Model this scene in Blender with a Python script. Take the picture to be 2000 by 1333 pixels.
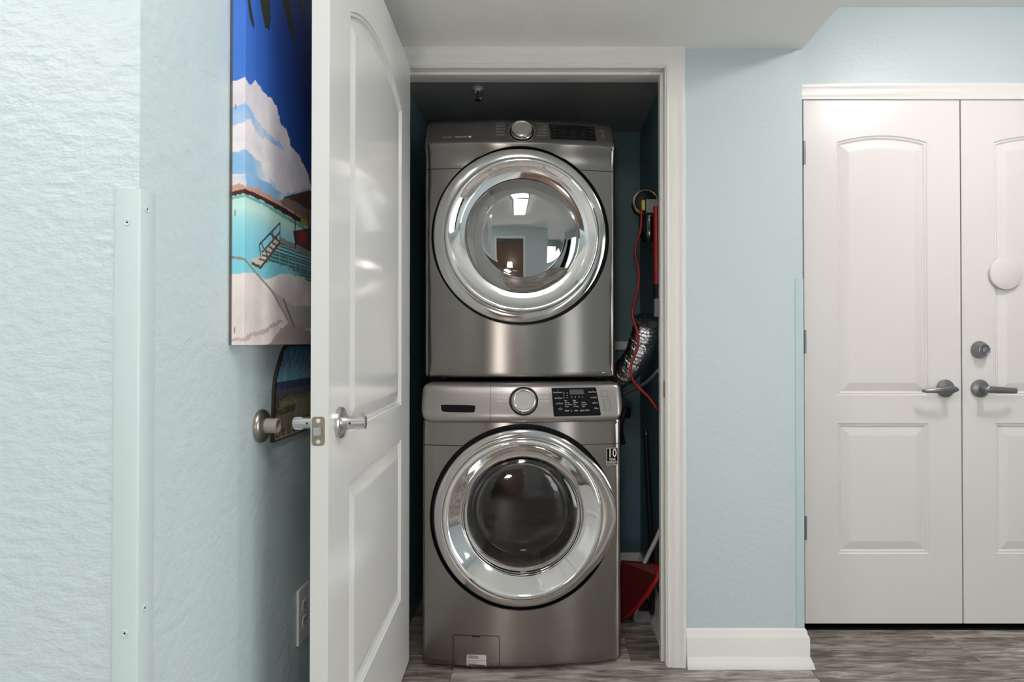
import bpy, bmesh, math, random
import numpy as np
from mathutils import Vector, Matrix

# ------------------------------------------------------------------ scene reset
for o in list(bpy.data.objects):
    bpy.data.objects.remove(o, do_unlink=True)
S = bpy.context.scene
COL = S.collection
random.seed(7)
rng = np.random.default_rng(7)
PI = math.pi

# ------------------------------------------------------------------ camera
FPX = 1240.0                       # focal length in pixels of the 2000 px wide frame
CAMZ = 1.12
PITCH = 0.0090
cam_d = bpy.data.cameras.new('camera')
cam = bpy.data.objects.new('camera', cam_d)
COL.objects.link(cam)
cam_d.sensor_width = 36.0
cam_d.lens = FPX / 2000.0 * 36.0
cam_d.shift_x = -65.0 / 2000.0
cam_d.shift_y = -FPX * math.tan(PITCH) / 2000.0
cam_d.clip_start = 0.02
cam.location = (0, 0, CAMZ)
cam.rotation_euler = (PI / 2 + PITCH, 0, 0)
S.camera = cam

# ------------------------------------------------------------------ world + exposure
W = bpy.data.worlds.new('world')
S.world = W
W.use_nodes = True
W.node_tree.nodes['Background'].inputs[0].default_value = (1.0, 0.98, 0.965, 1)
W.node_tree.nodes['Background'].inputs[1].default_value = 1.95      # daylight, reaches the room through the added glass doors
S.view_settings.view_transform = 'Standard'
S.view_settings.look = 'None'
S.view_settings.gamma = 1.0
S.view_settings.exposure = 1.53
S.view_settings.use_curve_mapping = False

LAMP_HALL = 7.3        # emission of the hall ceiling panel
LAMP_FOYER = 34.0       # emission of the round entry lamp
LAMP_SIDE_FILL = 50.0  # emission of the added side passage fill lamp
LAMP_TABLE_FILL = 27.0  # emission of the added table lamp, for fill light

# ------------------------------------------------------------------ helpers
def s2l(c):
    c = c / 255.0
    return c / 12.92 if c <= 0.04045 else ((c + 0.055) / 1.055) ** 2.4

def rgb(r, g, b):
    return (s2l(r), s2l(g), s2l(b), 1.0)

def new_mat(name):
    m = bpy.data.materials.new(name)
    m.use_nodes = True
    return m, m.node_tree, m.node_tree.nodes['Principled BSDF']

def mat(name, col, rough=0.5, metal=0.0, spec=0.5, coat=0.0, coat_rough=0.05,
        var=0.04, vscale=12.0, bump=0.0, bscale=80.0, bdist=0.002, stretch=None, aniso=0.0):
    """plain procedural material: base colour with a slight noise variation and optional relief"""
    m, nt, b = new_mat(name)
    N, L = nt.nodes, nt.links
    tc = N.new('ShaderNodeTexCoord')
    src = tc.outputs['Object']
    if stretch:
        mp = N.new('ShaderNodeMapping')
        mp.inputs['Scale'].default_value = stretch
        L.new(src, mp.inputs['Vector'])
        src = mp.outputs['Vector']
    if var > 0:
        nz = N.new('ShaderNodeTexNoise')
        nz.inputs['Scale'].default_value = vscale
        nz.inputs['Detail'].default_value = 4
        L.new(src, nz.inputs['Vector'])
        mr = N.new('ShaderNodeMapRange')
        mr.inputs['To Min'].default_value = 1 - var
        mr.inputs['To Max'].default_value = 1 + var
        L.new(nz.outputs['Fac'], mr.inputs['Value'])
        mx = N.new('ShaderNodeVectorMath')
        mx.operation = 'SCALE'
        mx.inputs[0].default_value = col[:3]
        L.new(mr.outputs['Result'], mx.inputs['Scale'])
        L.new(mx.outputs['Vector'], b.inputs['Base Color'])
    else:
        b.inputs['Base Color'].default_value = col
    b.inputs['Roughness'].default_value = rough
    b.inputs['Metallic'].default_value = metal
    b.inputs['Specular IOR Level'].default_value = spec
    b.inputs['Coat Weight'].default_value = coat
    b.inputs['Coat Roughness'].default_value = coat_rough
    b.inputs['Anisotropic'].default_value = aniso
    if bump > 0:
        n2 = N.new('ShaderNodeTexNoise')
        n2.inputs['Scale'].default_value = bscale
        n2.inputs['Detail'].default_value = 3
        n2.inputs['Roughness'].default_value = 0.55
        L.new(src, n2.inputs['Vector'])
        bp = N.new('ShaderNodeBump')
        bp.inputs['Strength'].default_value = bump
        bp.inputs['Distance'].default_value = bdist
        L.new(n2.outputs['Fac'], bp.inputs['Height'])
        L.new(bp.outputs['Normal'], b.inputs['Normal'])
    return m

def emis(name, col, strength):
    m, nt, b = new_mat(name)
    b.inputs['Base Color'].default_value = (0.9, 0.9, 0.9, 1)
    b.inputs['Emission Color'].default_value = col
    b.inputs['Emission Strength'].default_value = strength
    return m

M = {}
M['wall'] = mat('blue_wall_paint', (0.525, 0.617, 0.640, 1), rough=0.42, spec=0.45, var=0.015, vscale=3,
                bump=0.75, bscale=58, bdist=0.0040, stretch=(0.62, 0.62, 1.0))
M['wall_smooth'] = mat('blue_wall_paint_smooth', (0.525, 0.617, 0.640, 1), rough=0.40, spec=0.5, var=0.015, vscale=3,
                       bump=0.36, bscale=62, bdist=0.0035, stretch=(0.7, 0.7, 1.0))
M['ceil'] = mat('ceiling_paint', (0.90, 0.90, 0.885, 1), rough=0.8, var=0.015, vscale=3, bump=0.3, bscale=55, bdist=0.003)
M['trim'] = mat('white_trim_paint', (0.76, 0.745, 0.72, 1), rough=0.32, var=0.012, vscale=5)
M['door'] = mat('white_door_paint', (0.70, 0.70, 0.685, 1), rough=0.16, var=0.01, vscale=4, bump=0.04, bscale=18, bdist=0.003)
M['door_entry'] = mat('entry_door_paint', (0.735, 0.705, 0.69, 1), rough=0.30, var=0.012, vscale=4)
M['closet'] = mat('closet_wall_shaded_blue', (0.095, 0.185, 0.215, 1), rough=0.5, var=0.03, vscale=3, bump=0.4, bscale=60, bdist=0.003)  # wall blue with the closet's shade darkened into the colour
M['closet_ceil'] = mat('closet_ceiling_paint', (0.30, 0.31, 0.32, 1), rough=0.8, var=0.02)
def brushed(name, col, rough, aniso):
    """horizontally brushed steel: reflections smear vertically"""
    m = mat(name, col, rough=rough, metal=1.0, var=0.06, vscale=5, bump=0.03, bscale=60, bdist=0.0005, stretch=(1.0, 1.0, 16.0), aniso=aniso)
    tg = m.node_tree.nodes.new('ShaderNodeTangent'); tg.direction_type = 'RADIAL'; tg.axis = 'Z'
    b = m.node_tree.nodes['Principled BSDF']
    m.node_tree.links.new(tg.outputs['Tangent'], b.inputs['Tangent'])
    b.inputs['Anisotropic Rotation'].default_value = ANISO_ROT
    return m
ANISO_ROT = 0.25
M['steel'] = brushed('dark_platinum_steel', (0.225, 0.215, 0.204, 1), 0.24, 0.93)
M['steel_w'] = brushed('warm_dark_platinum_steel', (0.265, 0.243, 0.228, 1), 0.24, 0.93)
M['panel_w'] = mat('satin_platinum_plastic', (0.34, 0.315, 0.305, 1), rough=0.30, metal=0.85, var=0.02)
M['panel_d'] = mat('dark_platinum_plastic', (0.115, 0.111, 0.110, 1), rough=0.30, metal=0.85, var=0.02)
M['side'] = mat('appliance_side_enamel', (0.05, 0.052, 0.055, 1), rough=0.35, var=0.02)
M['chrome'] = mat('chrome', (0.80, 0.80, 0.80, 1), rough=0.035, metal=1.0, var=0.0)
M['chrome_band'] = mat('brushed_chrome_band', (0.50, 0.49, 0.48, 1), rough=0.12, metal=1.0, var=0.0)
M['chrome_knob'] = mat('knob_metal', (0.50, 0.49, 0.46, 1), rough=0.2, metal=1.0, var=0.0)
M['black'] = mat('black_plastic', (0.010, 0.010, 0.011, 1), rough=0.45, spec=0.22, var=0.0)
M['gloss_black'] = mat('gloss_black_panel', (0.005, 0.005, 0.006, 1), rough=0.15, spec=0.16, var=0.0)
M['lcd'] = mat('dead_display', (0.07, 0.075, 0.085, 1), rough=0.15, var=0.0)
M['print_white'] = mat('white_print', (0.62, 0.60, 0.58, 1), rough=0.5, var=0.0)
M['print_grey'] = mat('grey_print', (0.36, 0.35, 0.34, 1), rough=0.5, var=0.0)
M['print_dark'] = mat('dark_print', (0.05, 0.045, 0.045, 1), rough=0.5, var=0.0)
M['print_faint'] = mat('faint_print', (0.42, 0.40, 0.39, 1), rough=0.4, metal=0.4, var=0.0)
M['label'] = mat('paper_label', (0.58, 0.53, 0.50, 1), rough=0.5, var=0.03)
M['nickel'] = mat('satin_nickel', (0.56, 0.555, 0.56, 1), rough=0.26, metal=1.0, var=0.03)
M['pewter'] = mat('pewter_metal', (0.27, 0.27, 0.285, 1), rough=0.33, metal=0.9, var=0.03)
M['brass_old'] = mat('aged_brass', (0.30, 0.27, 0.20, 1), rough=0.4, metal=0.9, var=0.12, vscale=60)
M['stop'] = mat('door_stop_metal', (0.40, 0.36, 0.32, 1), rough=0.3, metal=1.0, var=0.05)
M['rubber'] = mat('taupe_rubber', (0.34, 0.29, 0.26, 1), rough=0.6, var=0.03)
M['guard'] = mat('corner_guard_plastic', (0.555, 0.655, 0.66, 1), rough=0.38, var=0.01)
M['guard_r'] = mat('blue_corner_guard_plastic', (0.475, 0.60, 0.635, 1), rough=0.38, var=0.01)
M['outlet'] = mat('white_outlet_plastic', (0.72, 0.71, 0.69, 1), rough=0.35, var=0.0)
M['foil'] = mat('foil_duct', (0.62, 0.62, 0.63, 1), rough=0.22, metal=1.0, var=0.15, vscale=60, bump=0.9, bscale=70, bdist=0.006)
M['dark_red'] = mat('dark_red_plastic', (0.10, 0.006, 0.007, 1), rough=0.5, var=0.05)
M['red'] = mat('red_plastic', (0.36, 0.010, 0.010, 1), rough=0.42, var=0.03)
M['redcord'] = mat('red_cord', (0.28, 0.010, 0.010, 1), rough=0.45, var=0.03)
M['blue'] = mat('blue_plastic', (0.012, 0.035, 0.30, 1), rough=0.4, var=0.03)
M['whiteplastic'] = mat('white_plastic', (0.62, 0.60, 0.60, 1), rough=0.4, var=0.02)
M['greyplastic'] = mat('grey_plastic', (0.22, 0.22, 0.235, 1), rough=0.4, var=0.03)
M['yellow'] = mat('yellow_plastic', (0.62, 0.60, 0.03, 1), rough=0.4, var=0.02)
M['brass'] = mat('brass_ring', (0.75, 0.52, 0.30, 1), rough=0.2, metal=1.0, var=0.0)
M['drum'] = mat('drum_steel', (0.22, 0.195, 0.185, 1), rough=0.22, metal=1.0, var=0.1, vscale=9)
M['dark'] = mat('dark_void', (0.008, 0.008, 0.009, 1), rough=0.8, spec=0.1, var=0.0)
M['wood_edge'] = mat('dark_sign_edge', (0.025, 0.02, 0.017, 1), rough=0.7, var=0.2, vscale=80)
M['wood_brown'] = mat('brown_cabinet_wood', (0.16, 0.10, 0.07, 1), rough=0.35, var=0.15, vscale=5, stretch=(1, 1, 0.2))
M['burgundy'] = mat('burgundy_fabric', (0.16, 0.02, 0.03, 1), rough=0.7, var=0.1)

def thin_glass(name, tint, refl=1.0, ior=1.5, rough=0.02, bump=0.0):
    m, nt, b = new_mat(name)
    N, L = nt.nodes, nt.links
    N.remove(b)
    out = [n for n in N if n.type == 'OUTPUT_MATERIAL'][0]
    tr = N.new('ShaderNodeBsdfTransparent'); tr.inputs[0].default_value = tint
    gl = N.new('ShaderNodeBsdfGlossy'); gl.inputs[0].default_value = (refl, refl, refl, 1)
    gl.inputs['Roughness'].default_value = rough
    fr = N.new('ShaderNodeFresnel'); fr.inputs['IOR'].default_value = ior
    mx = N.new('ShaderNodeMixShader')
    L.new(fr.outputs[0], mx.inputs[0]); L.new(tr.outputs[0], mx.inputs[1]); L.new(gl.outputs[0], mx.inputs[2])
    L.new(mx.outputs[0], out.inputs['Surface'])
    if bump > 0:
        tc = N.new('ShaderNodeTexCoord')
        nz = N.new('ShaderNodeTexNoise'); nz.inputs['Scale'].default_value = 130; nz.inputs['Detail'].default_value = 2
        L.new(tc.outputs['Object'], nz.inputs['Vector'])
        bp = N.new('ShaderNodeBump'); bp.inputs['Strength'].default_value = bump; bp.inputs['Distance'].default_value = 0.002
        L.new(nz.outputs['Fac'], bp.inputs['Height'])
        L.new(bp.outputs['Normal'], gl.inputs['Normal'])
    return m

M['dryer_glass'] = thin_glass('dryer_mirror_glass', (0.30, 0.30, 0.31, 1), 0.95, ior=4.2, rough=0.015)
M['washer_glass'] = thin_glass('washer_window_glass', (0.45, 0.43, 0.43, 1), 0.9, ior=1.62, rough=0.02, bump=0.07)
M['pane'] = thin_glass('clear_pane', (0.95, 0.97, 0.97, 1), 1.0, ior=1.45)
M['bin'] = thin_glass('clear_bin_plastic', (0.55, 0.53, 0.5, 1), 1.0, ior=1.5, rough=0.1)

def attr_mat(name, attr='Col', rough=0.45, coat=0.0, bump=0.0):
    m, nt, b = new_mat(name)
    a = nt.nodes.new('ShaderNodeAttribute'); a.attribute_name = attr
    nt.links.new(a.outputs['Color'], b.inputs['Base Color'])
    b.inputs['Roughness'].default_value = rough
    b.inputs['Coat Weight'].default_value = coat
    return m
M['canvas'] = attr_mat('printed_canvas', rough=0.42)
M['signprint'] = attr_mat('weathered_sign_print', rough=0.6)

def plank_material():
    m, nt, b = new_mat('grey_brown_vinyl_plank')
    N, L = nt.nodes, nt.links
    tc = N.new('ShaderNodeTexCoord')
    oi = N.new('ShaderNodeObjectInfo')
    sc = N.new('ShaderNodeVectorMath'); sc.operation = 'SCALE'; sc.inputs[0].default_value = (13.1, 7.7, 3.3)
    L.new(oi.outputs['Random'], sc.inputs['Scale'])
    ad = N.new('ShaderNodeVectorMath'); ad.operation = 'ADD'
    L.new(tc.outputs['Object'], ad.inputs[0]); L.new(sc.outputs['Vector'], ad.inputs[1])
    mp = N.new('ShaderNodeMapping'); mp.inputs['Scale'].default_value = (3.6, 21.0, 1.0)
    L.new(ad.outputs['Vector'], mp.inputs['Vector'])
    n1 = N.new('ShaderNodeTexNoise'); n1.inputs['Scale'].default_value = 1.7; n1.inputs['Detail'].default_value = 9
    n1.inputs['Roughness'].default_value = 0.66; n1.inputs['Distortion'].default_value = 0.9
    L.new(mp.outputs['Vector'], n1.inputs['Vector'])
    mp2 = N.new('ShaderNodeMapping'); mp2.inputs['Scale'].default_value = (9, 90, 1)
    L.new(ad.outputs['Vector'], mp2.inputs['Vector'])
    n2 = N.new('ShaderNodeTexNoise'); n2.inputs['Scale'].default_value = 1.3; n2.inputs['Detail'].default_value = 4
    L.new(mp2.outputs['Vector'], n2.inputs['Vector'])
    mul = N.new('ShaderNodeMath'); mul.operation = 'MULTIPLY_ADD'; mul.inputs[1].default_value = 0.30
    L.new(n2.outputs['Fac'], mul.inputs[0]); L.new(n1.outputs['Fac'], mul.inputs[2])
    pr = N.new('ShaderNodeMath'); pr.operation = 'MULTIPLY_ADD'; pr.inputs[1].default_value = 0.21
    L.new(oi.outputs['Random'], pr.inputs[0]); L.new(mul.outputs[0], pr.inputs[2])
    cr = N.new('ShaderNodeValToRGB')
    e = cr.color_ramp.elements
    e[0].position = 0.50; e[0].color = (0.045, 0.038, 0.033, 1)
    e[1].position = 0.93; e[1].color = (0.52, 0.47, 0.42, 1)
    x = e.new(0.64); x.color = (0.125, 0.106, 0.093, 1)
    x = e.new(0.76); x.color = (0.250, 0.218, 0.190, 1)
    L.new(pr.outputs[0], cr.inputs['Fac'])
    L.new(cr.outputs['Color'], b.inputs['Base Color'])
    b.inputs['Roughness'].default_value = 0.42
    bp = N.new('ShaderNodeBump'); bp.inputs['Strength'].default_value = 0.25; bp.inputs['Distance'].default_value = 0.001
    L.new(n2.outputs['Fac'], bp.inputs['Height']); L.new(bp.outputs['Normal'], b.inputs['Normal'])
    return m
M['plank'] = plank_material()

def tag(o, label=None, cat=None, group=None, kind=None):
    if label: o['label'] = label
    if cat: o['category'] = cat
    if group: o['group'] = group
    if kind: o['kind'] = kind
    return o

def mesh_obj(name, verts, faces, m, parent=None, smooth=False, auto=None):
    me = bpy.data.meshes.new(name)
    me.from_pydata([tuple(v) for v in verts], [], faces)
    me.validate(); me.update()
    bm = bmesh.new(); bm.from_mesh(me)
    bmesh.ops.recalc_face_normals(bm, faces=bm.faces)
    if auto is not None:
        for e in bm.edges:
            if len(e.link_faces) == 2 and e.calc_face_angle(0) > math.radians(auto):
                e.smooth = False
    bm.to_mesh(me); bm.free()
    if smooth or auto is not None:
        for p in me.polygons: p.use_smooth = True
    me.materials.append(m if not isinstance(m, str) else M[m])
    o = bpy.data.objects.new(name, me)
    COL.objects.link(o)
    if parent is not None: o.parent = parent
    return o

def empty(name, loc=(0, 0, 0), rotz=0.0):
    o = bpy.data.objects.new(name, None)
    COL.objects.link(o)
    o.location = loc; o.rotation_euler = (0, 0, rotz)
    o.empty_display_size = 0.05
    return o

class MB:
    """collects primitives into one mesh"""
    def __init__(s): s.v = []; s.f = []
    def add(s, vs, fs):
        k = len(s.v); s.v += [tuple(v) for v in vs]; s.f += [tuple(i + k for i in f) for f in fs]; return s
    def box(s, x0, x1, y0, y1, z0, z1):
        return s.add([(x0, y0, z0), (x1, y0, z0), (x1, y1, z0), (x0, y1, z0), (x0, y0, z1), (x1, y0, z1), (x1, y1, z1), (x0, y1, z1)],
                     [(0, 3, 2, 1), (4, 5, 6, 7), (0, 1, 5, 4), (1, 2, 6, 5), (2, 3, 7, 6), (3, 0, 4, 7)])
    def cbox(s, x0, x1, y0, y1, z0, z1, c):
        """box with chamfered edges (bevel c)"""
        bm = bmesh.new()
        bmesh.ops.create_cube(bm, size=1.0)
        for v in bm.verts:
            v.co = Vector(((x0 + x1) / 2 + v.co.x * (x1 - x0), (y0 + y1) / 2 + v.co.y * (y1 - y0), (z0 + z1) / 2 + v.co.z * (z1 - z0)))
        bmesh.ops.bevel(bm, geom=list(bm.edges), offset=c, segments=2, affect='EDGES', profile=0.5)
        bm.verts.index_update()
        s.add([v.co[:] for v in bm.verts], [tuple(v.index for v in f.verts) for f in bm.faces]); bm.free(); return s
    def tube(s, pts, radii, n=12, cap=True):
        pts = [Vector(p) for p in pts]
        if not hasattr(radii, '__len__'): radii = [radii] * len(pts)
        rings = []; prev = None
        for i, p in enumerate(pts):
            t = (pts[min(i + 1, len(pts) - 1)] - pts[max(i - 1, 0)]).normalized()
            if prev is None:
                a = t.orthogonal().normalized()
            else:
                a = (prev - t * prev.dot(t)).normalized()
            prev = a; b = t.cross(a)
            rings.append([p + (a * math.cos(2 * PI * k / n) + b * math.sin(2 * PI * k / n)) * radii[i] for k in range(n)])
        vs = [v for r in rings for v in r]; fs = []
        for i in range(len(pts) - 1):
            for k in range(n):
                fs.append((i * n + k, i * n + (k + 1) % n, (i + 1) * n + (k + 1) % n, (i + 1) * n + k))
        if cap:
            fs.append(tuple(range(n))[::-1]); fs.append(tuple((len(pts) - 1) * n + k for k in range(n)))
        return s.add(vs, fs)
    def lathe(s, prof, fn, n=64, close=False):
        """prof: list of (r, a); fn(cos*r, sin*r, a) -> point"""
        vs = []; fs = []; idx = []
        for (r, a) in prof:
            if r < 1e-6:
                idx.append([len(vs)]); vs.append(fn(0, 0, a))
            else:
                idx.append(list(range(len(vs), len(vs) + n)))
                for k in range(n):
                    t = 2 * PI * k / n
                    vs.append(fn(r * math.cos(t), r * math.sin(t), a))
        for i in range(len(prof) - 1):
            A, B = idx[i], idx[i + 1]
            for k in range(n):
                if len(A) == 1 and len(B) == 1: continue
                if len(A) == 1: fs.append((A[0], B[k], B[(k + 1) % n]))
                elif len(B) == 1: fs.append((A[k], A[(k + 1) % n], B[0]))
                else: fs.append((A[k], A[(k + 1) % n], B[(k + 1) % n], B[k]))
        return s.add(vs, fs)
    def prism(s, poly, fn, a0, a1):
        """extrude 2D polygon between a0 and a1 through fn(u,v,a)"""
        n = len(poly)
        vs = [fn(u, v, a0) for u, v in poly] + [fn(u, v, a1) for u, v in poly]
        fs = [tuple(range(n))[::-1], tuple(range(n, 2 * n))] + [(i, (i + 1) % n, n + (i + 1) % n, n + i) for i in range(n)]
        return s.add(vs, fs)
    def build(s, name, m, parent=None, smooth=False, auto=None):
        return mesh_obj(name, s.v, s.f, m, parent, smooth, auto)

def catmull(pts, k=8):
    P = [Vector(p) for p in pts]; out = []
    for i in range(len(P) - 1):
        p0, p1, p2, p3 = P[max(i - 1, 0)], P[i], P[i + 1], P[min(i + 2, len(P) - 1)]
        for j in range(k):
            t = j / k
            out.append(0.5 * ((2 * p1) + (p2 - p0) * t + (2 * p0 - 5 * p1 + 4 * p2 - p3) * t * t + (3 * p1 - p0 - 3 * p2 + p3) * t ** 3))
    out.append(P[-1]); return out

_tc = {}
def text2d(s, size, align='CENTER', bold=0.0):
    """flat lettering outline as (verts2d, faces), baseline-centred"""
    cu = bpy.data.curves.new('t', 'FONT'); cu.body = s; cu.size = size; cu.align_x = align; cu.align_y = 'CENTER'
    cu.resolution_u = 2; cu.offset = bold
    ob = bpy.data.objects.new('t', cu); COL.objects.link(ob)
    bpy.context.view_layer.update()
    ev = ob.evaluated_get(bpy.context.evaluated_depsgraph_get()); me = ev.to_mesh()
    vs = [(v.co.x, v.co.y) for v in me.vertices]; fs = [tuple(p.vertices) for p in me.polygons]
    ev.to_mesh_clear(); bpy.data.objects.remove(ob, do_unlink=True); bpy.data.curves.remove(cu)
    return vs, fs

# ================================================================== THE ROOM
YC = 2.183          # casing front
YW = 2.198          # closet wall surface
XL = -0.592         # left wall plane
YN = 0.924          # near-left wall plane (facing camera)
XR = 0.892          # outside corner at the right end of the closet wall
ZS = 2.136          # soffit underside
ZC = 2.43           # ceiling
YD = 2.478          # entry wall surface
OX0, OX1, OZ = -0.505, 0.414, 2.068   # closet opening

def struct(name, mb, m, smooth=False, auto=None):
    o = mb.build(name, m, None, smooth, auto) if isinstance(mb, MB) else mb
    o['kind'] = 'structure'
    return o

# floor slab + individual planks
floor = struct('floor', MB().box(-3.2, 3.1, -5.1, 3.2, -0.06, -0.0032), 'dark')
PW, PL = 0.180, 1.22
plank_me = {}
def plank_mesh(x0, x1, y0, y1):
    g = 0.0007
    lx, ly = x1 - x0 - 2 * g, y1 - y0 - 2 * g
    key = (round(lx, 3), round(ly, 3))
    if key not in plank_me:
        bm = bmesh.new(); c = 0.0012; hx, hy = lx / 2, ly / 2
        lo = [bm.verts.new((sx * hx, sy * hy, -0.003)) for sx, sy in ((-1, -1), (1, -1), (1, 1), (-1, 1))]
        mi = [bm.verts.new((sx * hx, sy * hy, -0.0007)) for sx, sy in ((-1, -1), (1, -1), (1, 1), (-1, 1))]
        hi = [bm.verts.new((sx * (hx - c), sy * (hy - c), 0)) for sx, sy in ((-1, -1), (1, -1), (1, 1), (-1, 1))]
        bm.faces.new(hi)
        for a, b in ((lo, mi), (mi, hi)):
            for i in range(4): bm.faces.new((a[i], a[(i + 1) % 4], b[(i + 1) % 4], b[i]))
        me = bpy.data.meshes.new('plank'); bm.to_mesh(me); bm.free(); me.materials.append(M['plank']); plank_me[key] = me
    return plank_me[key]
row_off = {0: -0.315, 1: 0.30}
y = 2.049
k = 0
rows = [(2.049 + PW * i, i) for i in range(-38, 6)]
for y0, i in rows:
    off = row_off.get(i, random.choice([0.1, 0.25, 0.42, 0.57, 0.74, 0.9, 1.1]))
    x = off
    while x > -3.0: x -= PL
    while x < 3.0:
        x0, x1 = max(x, -3.0), min(x + PL, 3.0)
        y1 = y0 + PW
        if x1 - x0 > 0.05 and not (y0 > 2.5 and (x0 > 0.5 or x1 < -0.62)):
            # planks behind finished walls are left out
            o = bpy.data.objects.new('plank', plank_mesh(x0, x1, y0, y1))
            COL.objects.link(o); o.parent = floor
            o.location = ((x0 + x1) / 2, y0 + PW / 2, 0)
        x += PL

# walls
struct('wall_left', MB().box(XL - 0.10, XL, YN + 0.10, YW + 0.12, 0, ZC), 'wall')
struct('wall_near', MB().box(-3.1, XL, YN, YN + 0.10, 0, ZC), 'wall')
struct('wall_closet_front', MB().box(XL + 0.0004, OX0 - 0.018, YW, YW + 0.112, 0, ZC)
       .box(OX1 + 0.018, XR, YW, YW + 0.112, 0, ZC)
       .box(OX0 - 0.018, OX1 + 0.018, YW, YW + 0.112, OZ + 0.018, ZC), 'wall_smooth')
struct('wall_return', MB().box(XR - 0.11, XR, YW + 0.1124, YD + 0.1, 0, ZC), 'wall')
struct('wall_entry', MB().box(XR + 0.0004, 0.992, YD, YD + 0.12, 0, ZC)
       .box(0.992, 2.243, YD, YD + 0.12, 2.063, ZC).box(2.243, 3.0, YD, YD + 0.12, 0, ZC), 'wall_smooth')
# right wall with an unseen sliding glass door, added to bring in fill daylight
WY0, WY1, WZ1 = -1.7, 0.75, 2.08
struct('wall_right', MB().box(3.0, 3.1, -5.0, WY0, 0, ZC).box(3.0, 3.1, WY1, YD + 0.12, 0, ZC).box(3.0, 3.1, WY0, WY1, WZ1, ZC), 'wall')
wf = MB()
for y0, y1, z0, z1 in ((WY0, WY0 + 0.06, 0, WZ1), (WY1 - 0.06, WY1, 0, WZ1), (WY0 + 0.06, WY1 - 0.06, 0, 0.06), (WY0 + 0.06, WY1 - 0.06, WZ1 - 0.06, WZ1), ((WY0 + WY1) / 2 - 0.04, (WY0 + WY1) / 2 + 0.04, 0.06, WZ1 - 0.06)):
    wf.cbox(3.02, 3.08, y0, y1, z0, z1, 0.004)
win = struct('fill_window_right', wf, 'trim')
for y0, y1 in ((WY0 + 0.06, (WY0 + WY1) / 2 - 0.04), ((WY0 + WY1) / 2 + 0.04, WY1 - 0.06)):
    MB().box(3.047, 3.053, y0, y1, 0.06, WZ1 - 0.06).build('pane', 'pane', win)
# hall behind the camera: a wall with a wide cased opening to a darker room
YB = -1.75
BX0, BX1, BZ = -0.95, 0.18, 2.05
struct('wall_back', MB().box(-3.0, BX0, YB - 0.11, YB, 0, ZC).box(BX1, 1.2, YB - 0.11, YB, 0, ZC)
       .box(BX0, BX1, YB - 0.11, YB, BZ, ZC), 'wall')
cas = MB()
for x0, x1, z0, z1 in ((BX0 - 0.075, BX0 + 0.004, 0, BZ + 0.071), (BX1 - 0.004, BX1 + 0.075, 0, BZ + 0.071), (BX0 + 0.004, BX1 - 0.004, BZ - 0.004, BZ + 0.071)):
    cas.cbox(x0, x1, YB, YB + 0.018, z0, z1, 0.004)
struct('trim_4', cas, 'trim')
VX0, VX1 = 1.15, 2.9
struct('wall_far', MB().box(-3.0, VX0, -5.0, -4.9, 0, ZC).box(VX1, 3.0, -5.0, -4.9, 0, ZC).box(VX0, VX1, -5.0, -4.9, WZ1, ZC), 'wall')
wf = MB()
for x0, x1, z0, z1 in ((VX0, VX0 + 0.06, 0, WZ1), (VX1 - 0.06, VX1, 0, WZ1), (VX0 + 0.06, VX1 - 0.06, 0, 0.06), (VX0 + 0.06, VX1 - 0.06, WZ1 - 0.06, WZ1), ((VX0 + VX1) / 2 - 0.04, (VX0 + VX1) / 2 + 0.04, 0.06, WZ1 - 0.06)):
    wf.cbox(x0, x1, -4.98, -4.92, z0, z1, 0.004)
win2 = struct('fill_window_far', wf, 'trim')  # unseen glass door added in the far wall for more fill daylight
for x0, x1 in ((VX0 + 0.06, (VX0 + VX1) / 2 - 0.04), ((VX0 + VX1) / 2 + 0.04, VX1 - 0.06)):
    MB().box(x0, x1, -4.953, -4.947, 0.06, WZ1 - 0.06).build('pane', 'pane', win2)

struct('wall_left_back', MB().box(-3.1, -3.0, -5.0, YN - 0.0004, 0, ZC), 'wall')
# closet inside
CX0, CX1, CY, CZ = -0.535, 0.445, 2.98, 2.105
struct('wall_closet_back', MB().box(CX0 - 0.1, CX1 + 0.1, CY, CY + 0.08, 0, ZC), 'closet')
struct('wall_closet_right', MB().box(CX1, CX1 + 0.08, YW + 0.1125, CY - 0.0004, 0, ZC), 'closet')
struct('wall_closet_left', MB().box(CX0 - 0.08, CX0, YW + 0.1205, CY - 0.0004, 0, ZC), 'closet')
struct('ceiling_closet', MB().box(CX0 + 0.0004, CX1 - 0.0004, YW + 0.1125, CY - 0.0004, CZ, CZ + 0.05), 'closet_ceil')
struct('ceiling', MB().box(-3.1, 3.1, -5.0, 2.62, ZC + 0.0004, ZC + 0.08), 'ceil')
YS = 1.76
struct('ceiling_soffit', MB().box(XL + 0.0004, XR, YS, YW - 0.0004, ZS, ZC), 'ceil')

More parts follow.
